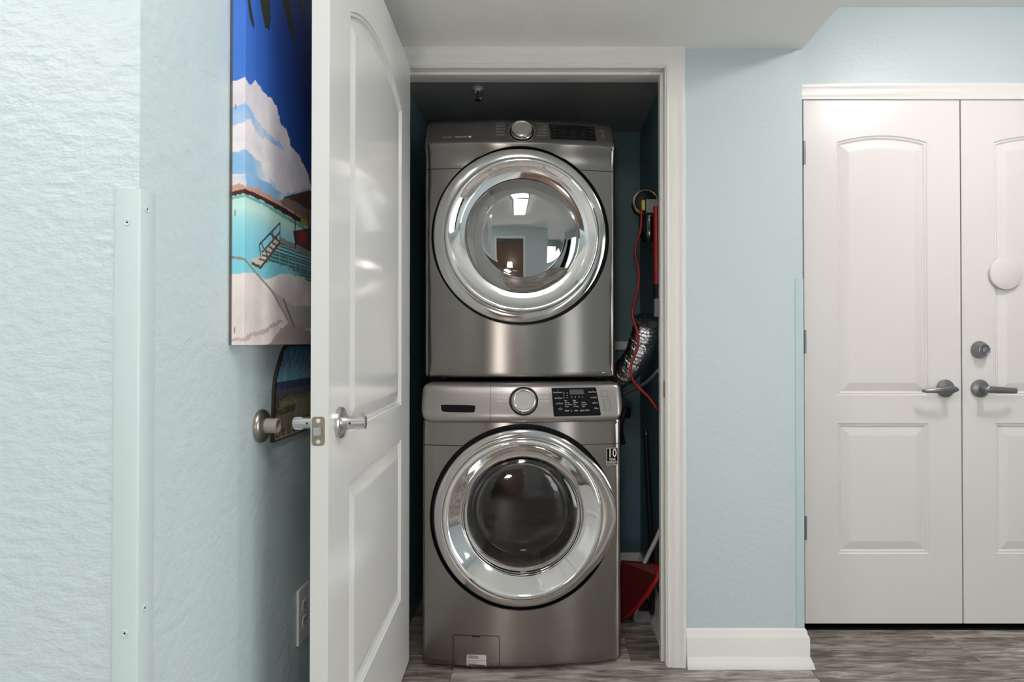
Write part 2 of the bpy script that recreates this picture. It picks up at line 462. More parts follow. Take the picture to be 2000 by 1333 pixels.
# ------------------------------------------------------------------ closet casing (trim_1) + jamb
def casing_profile():
    # (distance from the opening edge, projection from the wall)
    return [(0, 0), (0, 0.009), (0.002, 0.011), (0.006, 0.0115), (0.008, 0.009), (0.012, 0.009), (0.020, 0.0125), (0.034, 0.0135),
            (0.046, 0.0135), (0.050, 0.016), (0.058, 0.0172), (0.0635, 0.0165), (0.065, 0.014), (0.065, 0)]
def casing(x0, x1, z1, yw, legs=(True, True), head=True, wscale=1.0):
    mb = MB(); pr = [(d * wscale, p) for d, p in casing_profile()]; n = len(pr)
    path = []
    loops = []
    def loop(fn): loops.append([fn(d, p) for d, p in pr])
    if legs[0]:
        loop(lambda d, p: (x0 - d, yw - p, 0)); 
    loop(lambda d, p: (x0 - d, yw - p, z1 + d)); loop(lambda d, p: (x1 + d, yw - p, z1 + d))
    if legs[1]: loop(lambda d, p: (x1 + d, yw - p, 0))
    vs = [v for l in loops for v in l]; fs = []
    for i in range(len(loops) - 1):
        for k in range(n - 1):
            fs.append((i * n + k, i * n + k + 1, (i + 1) * n + k + 1, (i + 1) * n + k))
    fs.append(tuple(range(n))[::-1]); fs.append(tuple((len(loops) - 1) * n + k for k in range(n)))
    return mb.add(vs, fs)
t1 = struct('trim_1', casing(OX0 - 0.005, OX1 + 0.005, OZ + 0.005, YW), 'trim', auto=35)
jm = MB()
jy0, jy1 = YW - 0.006, YW + 0.1195
jm.cbox(OX1, OX1 + 0.017, jy0, jy1, 0.001, OZ + 0.017, 0.0015).cbox(OX0 - 0.017, OX0, jy0, jy1, 0.001, OZ + 0.017, 0.0015).cbox(OX0, OX1, jy0, jy1, OZ, OZ + 0.017, 0.0015)
jm.build('jamb', 'trim', t1)
sm = MB()
sm.cbox(OX1 - 0.011, OX1, 2.2235, 2.2585, 0.001, OZ, 0.002).cbox(OX0, OX0 + 0.011, 2.2235, 2.2585, 0.001, OZ, 0.002).cbox(OX0 + 0.011, OX1 - 0.011, 2.2235, 2.2585, OZ - 0.011, OZ, 0.002)
sm.build('door_stop_strip', 'trim', t1)
MB().cbox(OX1 - 0.0016, OX1 - 0.0002, 2.1945, 2.2215, 0.925, 0.982, 0.0005).build('strike_plate', 'brass_old', t1)['label'] = 'small dark metal strike plate on the jamb'

# cleat board on the closet back wall, baseboards
struct('trim_3', MB().cbox(0.10, CX1 - 0.001, CY - 0.02, CY - 0.0003, 1.079, 1.118, 0.003), 'trim')

def base_profile():
    # (projection, height)
    return [(0, 0), (0.027, 0), (0.027, 0.004), (0.023, 0.018), (0.0155, 0.037), (0.0145, 0.040), (0.0145, 0.100), (0.012, 0.106),
            (0.0085, 0.112), (0.0075, 0.122), (0.005, 0.127), (0.002, 0.130), (0, 0.130)]
def baseboard(path, closed_ends=True):
    """path: list of ((x,y),(nx,ny)) miter points; offset along n by projection"""
    pr = base_profile(); n = len(pr); vs = []; fs = []
    for (x, y), (nx, ny) in path:
        vs += [(x + nx * p, y + ny * p, h) for p, h in pr]
    for i in range(len(path) - 1):
        for k in range(n):
            k2 = (k + 1) % n
            fs.append((i * n + k, i * n + k2, (i + 1) * n + k2, (i + 1) * n + k))
    fs.append(tuple(range(n))[::-1]); fs.append(tuple((len(path) - 1) * n + k for k in range(n)))
    return MB().add(vs, fs)
struct('baseboard_right', baseboard([((OX1 + 0.071, YW - 0.0002), (0, -1)), ((XR + 0.0002, YW - 0.0002), (1, -1)), ((XR + 0.0002, YD - 0.02), (1, 0))]), 'trim', auto=40)
struct('baseboard_closet_back', baseboard([((0.10, CY - 0.0003), (0, -1)), ((CX1 - 0.0003, CY - 0.0003), (-1, -1)), ((CX1 - 0.0003, 2.32), (-1, 0))]), 'trim', auto=40)
struct('baseboard_back', baseboard([((BX1 + 0.08, YB + 0.0002), (0, 1)), ((1.2, YB + 0.0002), (0, 1))]), 'trim', auto=40)

# entry casing head + jambs
t2 = struct('trim_2', casing(0.997, 2.236, 2.063, YD, wscale=0.98), 'trim', auto=35)
MB().cbox(0.9925, 1.0045, YD - 0.004, YD + 0.115, 0.001, 2.0625, 0.001).cbox(2.2285, 2.2425, YD - 0.004, YD + 0.115, 0.001, 2.0625, 0.001).build('jamb', 'trim', t2)
struct('door_backing', MB().box(0.9, 2.35, YD + 0.121, YD + 0.15, 0, 2.3), 'dark')  # added black plate that keeps the gaps behind the doors dark
MB().box(0.993, 2.242, 2.469, YD + 0.12, 0.0005, 0.004).build('door_gap_shade', 'dark', t2)  # black strip painting the shade under the entry doors

# ================================================================== RAISED-PANEL DOORS
PROF = [(0.0, 0.0), (0.003, 0.0035), (0.006, 0.0045), (0.009, 0.0035), (0.012, 0.0065), (0.016, 0.0085), (0.045, 0.0015), (0.049, 0.0008)]
NA = 24
def panel_loop(x0, x1, z0, z1, rise, d):
    """closed outline of a panel inset by d; arch of the given rise at the top when rise > 0"""
    pts = [(x0 + d, z0 + d), (x1 - d, z0 + d)]
    if rise <= 0:
        for i in range(NA + 1):
            t = i / NA
            pts.append((x1 - d + (x0 - x1 + 2 * d) * t, z1 - d))
    else:
        c = (x1 - x0) / 2; R = (c * c + rise * rise) / (2 * rise); zc = z1 + rise - R; xc = (x0 + x1) / 2
        for i in range(NA + 1):
            t = i / NA; x = x1 - d + (x0 - x1 + 2 * d) * t
            pts.append((x, zc + math.sqrt((R - d) ** 2 - (x - xc) ** 2)))
    return pts
def raised_door(name, wid, hgt, thick, stile, panels, m):
    """local X width, Y thickness (faces at 0 and thick), Z up. panels: (z0, z1, rise)"""
    x0, x1 = stile, wid - stile
    mb = MB()
    for fy in (0.0, thick):
        F = lambda u, v, y=fy: (u, y, v)
        def quad(a, b, c, d): mb.add([F(*a), F(*b), F(*c), F(*d)], [(0, 1, 2, 3)])
        quad((0, 0), (x0, 0), (x0, hgt), (0, hgt)); quad((x1, 0), (wid, 0), (wid, hgt), (x1, hgt))
        zlo = 0.0
        for (z0, z1, rise) in panels:
            quad((x0, zlo), (x1, zlo), (x1, z0), (x0, z0))
            zlo = z1
        z0, z1, rise = panels[-1]
        lp = panel_loop(x0, x1, z0, z1, rise, 0)[2:]
        for a, b in zip(lp[:-1], lp[1:]): quad(a, b, (b[0], hgt), (a[0], hgt))
    # edges
    mb.add([(0, 0, 0), (0, thick, 0), (0, thick, hgt), (0, 0, hgt)], [(0, 1, 2, 3)])
    mb.add([(wid, 0, 0), (wid, thick, 0), (wid, thick, hgt), (wid, 0, hgt)], [(0, 1, 2, 3)])
    mb.add([(0, 0, 0), (wid, 0, 0), (wid, thick, 0), (0, thick, 0)], [(0, 1, 2, 3)])
    mb.add([(0, 0, hgt), (wid, 0, hgt), (wid, thick, hgt), (0, thick, hgt)], [(0, 1, 2, 3)])
    # weld
    me = bpy.data.meshes.new(name); me.from_pydata(mb.v, [], mb.f)
    bm = bmesh.new(); bm.from_mesh(me); bmesh.ops.remove_doubles(bm, verts=bm.verts, dist=1e-5); bm.to_mesh(me); bm.free()
    me.materials.append(M[m])
    # orient faces outward by hand (open mesh at the panels)
    cen = Vector((wid / 2, thick / 2, hgt / 2))
    bm = bmesh.new(); bm.from_mesh(me)
    for f in bm.faces:
        c = f.calc_center_median(); n = f.normal
        if abs(n.y) > 0.5: out = n.y * (1 if c.y > thick / 2 else -1)
        elif abs(n.x) > 0.5: out = n.x * (1 if c.x > wid / 2 else -1)
        else: out = n.z * (1 if c.z > hgt / 2 else -1)
        if out < 0: f.normal_flip()
    bm.to_mesh(me); bm.free()
    o = bpy.data.objects.new(name, me); COL.objects.link(o)
    for (z0, z1, rise) in panels:
        for side in (0, 1):
            vs = []; fs = []; loops = []
            for d, dep in PROF:
                y = dep if side == 0 else thick - dep
                lp = panel_loop(x0, x1, z0, z1, rise, d)
                loops.append(list(range(len(vs), len(vs) + len(lp)))); vs += [(u, y, v) for u, v in lp]
            n = len(loops[0])
            for a, b in zip(loops[:-1], loops[1:]):
                for i in range(n):
                    f = (a[i], a[(i + 1) % n], b[(i + 1) % n], b[i])
                    fs.append(f if side == 0 else f[::-1])
            f = tuple(loops[-1]); fs.append(f if side == 0 else f[::-1])
            pm = bpy.data.meshes.new('panel'); pm.from_pydata(vs, [], fs); pm.materials.append(M[m]); pm.update()
            p = bpy.data.objects.new('panel', pm); COL.objects.link(p); p.parent = o
    return o

# --- the open closet door
DW, DH, DT = 0.914, 2.028, 0.035
hinge = Vector((-0.463, 2.168)); free = Vector((-0.428, 1.262))
dvec = (free - hinge).normalized(); nvec = Vector((-dvec.y, dvec.x))      # nvec points to +x
door1 = raised_door('door_1', DW, DH, DT, 0.152, [(0.264, 0.772, 0), (0.881, 1.818, 0.075)], 'door')
org = hinge - nvec * DT
door1.location = (org.x, org.y, 0.036)
door1.rotation_euler = (0, 0, math.atan2(dvec.y, dvec.x))
tag(door1, 'white two-panel door standing open beside the closet', kind='structure')

def lever_set(parent, x, z, ysign, y0, m, long_dir=-1):
    """round rosette, neck and lever; local door coordinates; ysign = outward along Y from face y0"""
    h = empty_child = None
    mb = MB()
    prof = [(0.0, 0), (0.033, 0), (0.033, 0.006), (0.031, 0.009), (0.026, 0.0105), (0.0165, 0.011), (0.0155, 0.016), (0.0145, 0.019), (0, 0.019)]
    mb.lathe(prof, lambda a, b, t: (x + a, y0 + ysign * t, z + b), 40)
    r = mb.build('handle', m, parent, auto=30)
    # neck + lever
    mb = MB()
    rr = 0.0136
    mb.tube([(x, y0 + ysign * 0.019, z), (x, y0 + ysign * 0.0555, z)], rr, 24)
    # lever: flattened bar leaving the neck end along the door
    ly = y0 + ysign * 0.0445
    secs = [(0.010, 0.0135, 0.0125), (-0.004, 0.0135, 0.0125), (-0.03, 0.0125, 0.0105), (-0.07, 0.011, 0.0085), (-0.105, 0.010, 0.0075), (-0.112, 0.007, 0.004)]
    vs = []; fs = []; n = 16
    for (dx, hz, hy) in secs:
        for k in range(n):
            a = 2 * PI * k / n
            vs.append((x + dx * -long_dir, ly - ysign * 0.024 * min(abs(dx) / 0.10, 1.0) ** 1.3 * (dx < 0) + math.copysign(abs(math.cos(a)) ** 0.7, math.cos(a)) * hy, z + math.copysign(abs(math.sin(a)) ** 0.7, math.sin(a)) * hz))
    for i in range(len(secs) - 1):
        for k in range(n): fs.append((i * n + k, i * n + (k + 1) % n, (i + 1) * n + (k + 1) % n, (i + 1) * n + k))
    fs.append(tuple(range(n))); fs.append(tuple((len(secs) - 1) * n + k for k in range(n))[::-1])
    mb.add(vs, fs)
    l = mb.build('lever', m, r, auto=40)
    MB().lathe([(0, 0.0), (0.0022, 0.0), (0.0022, 0.0004), (0, 0.0004)], lambda a, b, t: (x + (rr + t) , y0 + ysign * 0.026 + a, z + b), 12).build('set_screw', 'black', r)
    return r
hx = DW - 0.070
lever_set(door1, hx, 0.950 - 0.036, 1, DT, 'nickel')
lever_set(door1, hx, 0.950 - 0.036, -1, 0.0, 'nickel')
# latch face plate on the door edge
lp = MB()
def rrect(cx, cy, w, h, r, n=5):
    out = []
    for sx, sy, a0 in ((1, 1, 0), (-1, 1, PI / 2), (-1, -1, PI), (1, -1, 3 * PI / 2)):
        for i in range(n + 1):
            a = a0 + PI / 2 * i / n
            out.append((cx + sx * (w / 2 - r) + r * math.cos(a), cy + sy * (h / 2 - r) + r * math.sin(a)))
    return out
latz = 0.942 - 0.036
lp.prism(rrect(DT / 2 - 0.0025, latz, 0.0254, 0.057, 0.006), lambda u, v, a: (a, u, v), DW - 0.001, DW + 0.0008)
plate = lp.build('latch_plate', 'brass_old', door1)
MB().cbox(DW + 0.0006, DW + 0.010, DT / 2 - 0.010, DT / 2 + 0.006, latz - 0.009, latz + 0.009, 0.002).build('latch_bolt', 'nickel', plate)
for dz in (-0.0205, 0.0205):
    MB().lathe([(0, 0.0012), (0.0016, 0.0012), (0.002, 0.0018), (0.0042, 0.0014), (0.0042, 0.0004)], lambda a, b, t: (DW + t, DT / 2 - 0.0025 + a, latz + dz + b), 16).build('screw', 'outlet', plate)
for hz in (0.22, 1.0, 1.78):
    MB().tube([(-0.004, -0.004, hz - 0.045), (-0.004, -0.004, hz + 0.045)], 0.006, 12).build('hinge', 'nickel', door1)

# --- the pair of entry doors
EW, EH, ET = 0.6065, 2.031, 0.040
for nm, x0, lab in (('door_2', 1.0065, 'white panel entry door leaf beside the blue wall corner'), ('door_3', 1.6185, 'white panel entry door leaf with deadbolt and round white disc')):
    d = raised_door(nm, EW, EH, ET, 0.1275, [(0.268, 0.774, 0), (0.882, 1.868, 0.026)], 'door_entry')
    d.location = (x0, 2.465, 0.027)
    tag(d, lab, kind='structure')
    left = nm == 'door_2'
    hx2 = EW - 0.062 if left else 0.066
    hz2 = 0.936 - 0.027
    r = MB().lathe([(0, 0), (0.0345, 0), (0.0345, 0.005), (0.0325, 0.009), (0.027, 0.012), (0.018, 0.0135), (0.0135, 0.016), (0.012, 0.024), (0.0115, 0.048), (0, 0.048)],
                   lambda a, b, t: (hx2 + a, -t, hz2 + b), 40).build('handle', 'pewter', d, auto=30)
    s = -1 if left else 1
    path = [(-0.016, -0.052, 0.0), (0.0, -0.0545, 0.0), (0.030, -0.0565, -0.002), (0.070, -0.0545, -0.004), (0.100, -0.047, -0.006), (0.112, -0.043, -0.006)]
    hs = [0.007, 0.0135, 0.0125, 0.0115, 0.0115, 0.0105] if not left else [0.0075, 0.0135, 0.0125, 0.0095, 0.0075, 0.006]
    vs = []; fs = []; n = 16
    for (px, py, pz), hh in zip(path, hs):
        for k2 in range(n):
            a = 2 * PI * k2 / n
            vs.append((hx2 + s * px, py + math.cos(a) * 0.0065, hz2 + pz + math.sin(a) * hh))
    for i in range(len(path) - 1):
        for k2 in range(n): fs.append((i * n + k2, i * n + (k2 + 1) % n, (i + 1) * n + (k2 + 1) % n, (i + 1) * n + k2))
    fs.append(tuple(range(n))[::-1]); fs.append(tuple((len(path) - 1) * n + k2 for k2 in range(n)))
    MB().add(vs, fs).build('lever', 'pewter', r, smooth=True)
    if left:
        for zc in (0.37, 0.735 + 0.355, 1.825):
            MB().tube([(-0.001, -0.005, zc - 0.045), (-0.001, -0.005, zc + 0.045)], 0.0055, 12).build('hinge', 'pewter', d, auto=30)
    else:
        bz = 1.086 - 0.027
        b_ = MB().lathe([(0, 0), (0.034, 0), (0.034, 0.004), (0.031, 0.012), (0.024, 0.026), (0.022, 0.031), (0.019, 0.032), (0.017, 0.030), (0.012, 0.030), (0, 0.0305)],
                        lambda a, b, t: (0.066 + a, -t, bz + b), 40).build('deadbolt', 'pewter', d, auto=30)
        MB().lathe([(0, 0.0312), (0.0085, 0.0312), (0.0085, 0.029)], lambda a, b, t: (0.066 + a, -t, bz + b), 20).build('keyhole', 'greyplastic', b_)

pl = MB().lathe([(0, 0), (0.058, 0), (0.0625, 0.003), (0.0632, 0.008), (0.0625, 0.0125), (0.060, 0.014), (0, 0.014)],
                lambda a, b, t: (1.783 + a, 2.4648 - t, 1.383 + b), 56).build('round_plaque', 'door_entry', None, auto=40)
tag(pl, 'plain round white disc mounted on the right entry door above the deadbolt', 'disc')

# ================================================================== APPLIANCES
def front_fn(hw, bow, er=0.014):
    """surface depth at local x: bowed front with rounded vertical edges"""
    def f(x):
        ax = min(abs(x), hw)
        y = -bow * (1 - (ax / hw) ** 2)
        e = ax - (hw - er)
        if e > 0: y += er - math.sqrt(max(er * er - e * e, 0))
        return y
    return f

def rr_perimeter(hw, z0, z1, rb, rt, nseg=26):
    """rounded rectangle perimeter, clockwise from the bottom centre, denser at the corners"""
    pts = []
    def lin(a, b, n):
        for i in range(n): pts.append((a[0] + (b[0] - a[0]) * i / n, a[1] + (b[1] - a[1]) * i / n))
    def arc(cx, cz, r, a0, a1, n=6):
        for i in range(n): 
            a = a0 + (a1 - a0) * i / n; pts.append((cx + r * math.cos(a), cz + r * math.sin(a)))
    xs = [hw - rb]
    lin((-hw + rb, z0), (hw - rb, z0), nseg * 2); arc(hw - rb, z0 + rb, rb, -PI / 2, 0)
    lin((hw, z0 + rb), (hw, z1 - rt), nseg * 2); arc(hw - rt, z1 - rt, rt, 0, PI / 2)
    lin((hw - rt, z1), (-hw + rt, z1), nseg * 2); arc(-hw + rt, z1 - rt, rt, PI / 2, PI)
    lin((-hw, z1 - rt), (-hw, z0 + rb), nseg * 2); arc(-hw + rb, z0 + rb, rb, PI, 1.5 * PI)
    return pts

def front_body(name, m, parent, hw, z0, z1, cz, R, surf, depth, rb=0.02, rt=0.003, er=0.014, cx=0.0):
    """bowed front with a round hole, rounded outer edge, sides running back"""
    per = rr_perimeter(hw, z0, z1, rb, rt); n = len(per)
    tset = [0, 0.04, 0.12, 0.25, 0.42, 0.6, 0.78, 0.9, 0.955, 0.985, 1.0]
    vs = []; loops = []
    for t in tset:
        lp = []
        for (px, pz) in per:
            a = math.atan2(pz - cz, px - cx)
            ix, iz = cx + R * math.cos(a), cz + R * math.sin(a)
            x, z = ix + (px - ix) * t, iz + (pz - iz) * t
            lp.append(len(vs)); vs.append((x, surf(x, z), z))
        loops.append(lp)
    lp = []
    for (px, pz) in per:
        lp.append(len(vs)); vs.append((px, 0.03, pz))
    loops.append(lp)
    lp = []
    for (px, pz) in per:
        lp.append(len(vs)); vs.append((px, depth, pz))
    loops.append(lp)
    fs = []
    for a, b in zip(loops[:-1], loops[1:]):
        for i in range(n): fs.append((a[i], a[(i + 1) % n], b[(i + 1) % n], b[i]))
    fs.append(tuple(loops[-1]))
    return mesh_obj(name, vs, fs, m, parent, auto=50)

def decal(mb, pts2d, faces, surf, off):
    mb.add([(u, surf(u, v) - off, v) for u, v in pts2d], faces); return mb
def decal_poly(poly, surf, off, thick, nu=8):
    """a raised patch following the surface: polygon outline filled by vertical strips"""
    mb = MB(); n = len(poly)
    bm = bmesh.new()
    vs = [bm.verts.new((u, v, 0)) for u, v in poly]
    f = bm.faces.new(vs)
    us = [p[0] for p in poly]; u0, u1 = min(us), max(us)
    for i in range(1, nu):
        x = u0 + (u1 - u0) * i / nu
        bmesh.ops.bisect_plane(bm, geom=list(bm.verts) + list(bm.edges) + list(bm.faces), plane_co=(x, 0, 0), plane_no=(1, 0, 0))
    vv = [p[1] for p in poly]; v0, v1 = min(vv), max(vv)
    for i in range(1, 4):
        z = v0 + (v1 - v0) * i / 4
        bmesh.ops.bisect_plane(bm, geom=list(bm.verts) + list(bm.edges) + list(bm.faces), plane_co=(0, z, 0), plane_no=(0, 1, 0))
    bm.verts.index_update()
    top = [(v.co.x, surf(v.co.x, v.co.y) - off - thick, v.co.y) for v in bm.verts]
    bot = [(v.co.x, surf(v.co.x, v.co.y) - off, v.co.y) for v in bm.verts]
    fs = [tuple(v.index for v in f.verts) for f in bm.faces]
    k = len(top); sides = []
    for e in bm.edges:
        if len(e.link_faces) == 1:
            a, b = e.verts[0].index, e.verts[1].index; sides.append((a, b, b + k, a + k))
    mb.add(top + bot, fs + sides); bm.free(); return mb
def decal_ring(poly, w, surf, off):
    """thin outline of a closed polygon (list) of width w"""
    mb = MB(); n = len(poly)
    cx = sum(p[0] for p in poly) / n; cz = sum(p[1] for p in poly) / n
    ins = []
    for i, (u, v) in enumerate(poly):
        a, b = poly[i - 1], poly[(i + 1) % n]
        t = Vector((b[0] - a[0], b[1] - a[1])).normalized(); nn = Vector((-t.y, t.x))
        if nn.dot(Vector((cx - u, cz - v))) < 0: nn = -nn
        ins.append((u + nn.x * w, v + nn.y * w))
    vs = [(u, surf(u, v) - off, v) for u, v in poly + ins]
    return mb.add(vs, [(i, (i + 1) % n, n + (i + 1) % n, n + i) for i in range(n)])
def strip(x0, x1, z0, z1, w, surf, off, n=24):
    """thin groove line between two points on the surface"""
    mb = MB(); d = Vector((x1 - x0, z1 - z0)).normalized(); nn = Vector((-d.y, d.x)) * w / 2
    vs = []; 
    for i in range(n + 1):
        t = i / n; x = x0 + (x1 - x0) * t; z = z0 + (z1 - z0) * t
        vs += [(x - nn.x, surf(x - nn.x, z - nn.y) - off, z - nn.y), (x + nn.x, surf(x + nn.x, z + nn.y) - off, z + nn.y)]
    return mb.add(vs, [(2 * i, 2 * i + 1, 2 * i + 3, 2 * i + 2) for i in range(n)])

def loft_panel(name, m, parent, hw, prof, bowf, rtop, rbot, zbot, ztop, back):
    """control panel: profile (dy, z) swept over x; rounded ends"""
    xs = []
    for i in range(57):
        t = -1 + 2 * i / 56
        xs.append(hw * math.copysign(1 - (1 - abs(t)) ** 1.9, t) if abs(t) > 0.0 else 0.0)
    vs = []; n = len(prof) + 2
    zm = (zbot + ztop) / 2
    for x in xs:
        ax = abs(x)
        et = max(0, ax - (hw - rtop)); eb = max(0, ax - (hw - rbot))
        dt = rtop - math.sqrt(max(rtop ** 2 - et ** 2, 0)); db = rbot - math.sqrt(max(rbot ** 2 - eb ** 2, 0))
        row = []
        pf = prof + [(back, prof[-1][1]), (back, prof[0][1])]
        for (dy, z) in pf:
            zz = z
            if z > zm: zz = zm + (z - zm) * (ztop - dt - zm) / (ztop - zm)
            else: zz = zm - (zm - z) * (zm - (zbot + db)) / (zm - zbot)
            row.append((x, (bowf(x) + dy) if dy < back else back, zz))
        vs += row
    fs = []
    for i in range(len(xs) - 1):
        for k in range(n):
            k2 = (k + 1) % n
            fs.append((i * n + k, i * n + k2, (i + 1) * n + k2, (i + 1) * n + k))
    fs.append(tuple(range(n))); fs.append(tuple((len(xs) - 1) * n + k for k in range(n)))
    return mesh_obj(name, vs, fs, m, parent, auto=55)

def prof_fn(prof):
    zs = np.array([p[1] for p in prof]); ys = np.array([p[0] for p in prof])
    o = np.argsort(zs); zs, ys = zs[o], ys[o]
    return lambda z: float(np.interp(z, zs, ys))

def lettering(name, items, surf, off, m, parent):
    """items: (text, x, z, size, align)"""
    if name == 'cycle_lettering':              # each cycle name is a part of its own
        for (s_, x, z, size, al) in items:
            v, f = text2d(s_, size, al)
            decal(MB(), [(x + a, z + b) for a, b in v], f, surf, off).build(name, m, parent)['kind'] = 'stuff'
        return
    mb = MB()
    for (s_, x, z, size, al) in items:
        v, f = text2d(s_, size, al)
        decal(mb, [(x + a, z + b) for a, b in v], f, surf, off)
    o = mb.build(name, m, parent)
    o['kind'] = 'stuff'
    return o

def ecc_lathe(prof, cx, cz, y0, bowf, n=128):
    """prof (r, y, dx): ring around the door axis following the bowed front"""
    vs = []; fs = []
    for (r, yy, dx) in prof:
        for k in range(n):
            a = 2 * PI * k / n; x = cx + dx + r * math.cos(a)
            vs.append((x, y0 + yy + (bowf(x) - bowf(0)) * 0.75, cz + r * math.sin(a)))
    for i in range(len(prof) - 1):
        for k in range(n): fs.append((i * n + k, i * n + (k + 1) % n, (i + 1) * n + (k + 1) % n, (i + 1) * n + k))
    return vs, fs

# ------------------------------------------------------------------ DRYER (upper)
HW = 0.343
YAW = math.radians(2.6)
dry = empty('clothes_dryer', (-0.088, 2.283, 0.9835), YAW)
tag(dry, 'dark steel front-loading dryer stacked on top of the washer, mirrored round window', 'dryer')
ZB = 0.9835                       # object z offset
bow_d = front_fn(HW, 0.030)
CR, SEAM, DTOP = 1.818 - ZB, 1.735 - ZB, 1.929 - ZB
def chin_d(z):
    t = min(max((z - SEAM) / (CR - SEAM), 0), 1)
    return -0.016 * (t * t * (3 - 2 * t)) + 0.006 * math.sin(PI * t)
def edge_b(z, z0, er=0.010):
    e = er - (z - z0)
    return er - math.sqrt(max(er * er - e * e, 0)) if e > 0 else 0.0
surf_d = lambda x, z: bow_d(x) + chin_d(z) + edge_b(z, 0.006)
cz_d = 1.494 - ZB
front_body('body', 'steel', dry, HW, 0.006, CR, cz_d, 0.3165, surf_d, 0.68, rb=0.022)
# control panel
prof_d = [(-0.016, CR), (-0.0165, CR + 0.006), (-0.008, CR + 0.022), (0.012, CR + 0.066), (0.020, CR + 0.084), (0.030, CR + 0.097), (0.046, CR + 0.106), (0.075, CR + 0.111)]
loft_panel('control_panel', 'panel_d', dry, HW, prof_d, bow_d, 0.030, 0.001, CR, DTOP, 0.67)
pf_d = prof_fn(prof_d)
surf_pd = lambda x, z: bow_d(x) + pf_d(z)
# dark seam lines
strip(-HW + 0.004, -0.2085, SEAM, SEAM, 0.0022, surf_d, 0.0004).build('seam', 'black', dry)
strip(0.2085, HW - 0.004, SEAM - 0.001, SEAM - 0.001, 0.0022, surf_d, 0.0004).build('seam', 'black', dry)
# recess behind the door
rec = MB()
v, f = ecc_lathe([(0.3185, -0.0012, 0), (0.3165, 0.0005, 0), (0.3155, 0.022, 0), (0.18, 0.024, 0)], 0, cz_d, bow_d(0), bow_d)
rec.add(v, f).build('door_recess', 'black', dry, auto=40)
ddoor = empty('door', (0, 0, 0)); ddoor.parent = dry
yd0 = bow_d(0)
v, f = ecc_lathe([(0.300, 0.020, -0.004), (0.3085, 0.006, -0.004), (0.3095, -0.003, -0.004), (0.308, -0.0075, -0.004), (0.303, -0.0095, -0.0035), (0.290, -0.0105, -0.001), (0.279, -0.0125, 0.003), (0.2755, -0.0115, 0.004)], 0, cz_d, yd0, bow_d)
mesh_obj('outer_band', v, f, 'chrome_band', ddoor, auto=40)
RP = [(0.2755, -0.0115), (0.2750, -0.0165), (0.2732, -0.0222), (0.2705, -0.0262), (0.2670, -0.0286), (0.2632, -0.0292), (0.2595, -0.0280), (0.2555, -0.0250), (0.2500, -0.0206),
      (0.2430, -0.0160), (0.2350, -0.0118), (0.2260, -0.0082), (0.2160, -0.0054), (0.2045, -0.0034)]
v, f = ecc_lathe([(r, y_, 0.005) for r, y_ in RP], 0, cz_d, yd0, bow_d)
mesh_obj('chrome_ring', v, f, 'chrome', ddoor, smooth=True)
mb = MB()
gp = [(0.2045, -0.0030), (0.202, -0.0080), (0.1965, -0.0125), (0.188, -0.0165), (0.178, -0.0205), (0.166, -0.0245), (0.155, -0.0272), (0.1505, -0.0280), (0.1485, -0.0290), (0.146, -0.0290),
      (0.13, -0.0312), (0.10, -0.0345), (0.07, -0.0368), (0.035, -0.0383), (0, -0.0388)]
mb.lathe(gp, lambda a, b, t: (0.006 + a, yd0 + t + (bow_d(0.006 + a) - bow_d(0)) * 0.4, cz_d - 0.002 + b), 96)
mb.build('window', 'dryer_glass', ddoor, smooth=True)
MB().lathe([(0.2045, 0.004), (0.19, 0.05), (0.18, 0.10), (0, 0.11)], lambda a, b, t: (0.006 + a, yd0 + t, cz_d + b), 48).build('window_cup', 'dark', ddoor, smooth=True)

def knob(parent, x, z, surf, r, m='chrome_knob', collar=1.22):
    e = 0.004
    p = Vector((x, surf(x, z), z))
    tz = (Vector((x, surf(x, z + e), z + e)) - Vector((x, surf(x, z - e), z - e))).normalized()
    tx = (Vector((x + e, surf(x + e, z), z)) - Vector((x - e, surf(x - e, z), z))).normalized()
    nn = tx.cross(tz).normalized()
    if nn.y > 0: nn = -nn
    fn = lambda a, b, t: tuple(p + tx * a + tz * b + nn * t)
    MB().lathe([(r * collar, -0.002), (r * collar, 0.0016), (r * collar * 0.97, 0.0026), (r * 1.12, 0.0026), (r * 1.10, 0.0005), (0, 0.0005)], fn, 56).build('knob_collar', 'black', parent, auto=30)
    MB().lathe([(r * (collar + 0.05), -0.002), (r * (collar + 0.05), 0.0008), (r * (collar + 0.035), 0.0020), (r * (collar - 0.005), 0.0020)], fn, 56).build('knob_rim', 'chrome_knob', parent, auto=30)
    k_ = MB().lathe([(r * 1.06, 0.001), (r * 1.06, 0.006), (r * 1.0, 0.009), (r * 0.99, 0.017), (r * 0.955, 0.0205), (r * 0.90, 0.0215), (r * 0.80, 0.0208), (r * 0.76, 0.0195), (r * 0.4, 0.0192), (0, 0.0195)], fn, 56).build('knob', m, parent, auto=30)
    return k_
knob(dry, 0.003, 1.866 - ZB, surf_pd, 0.0375)
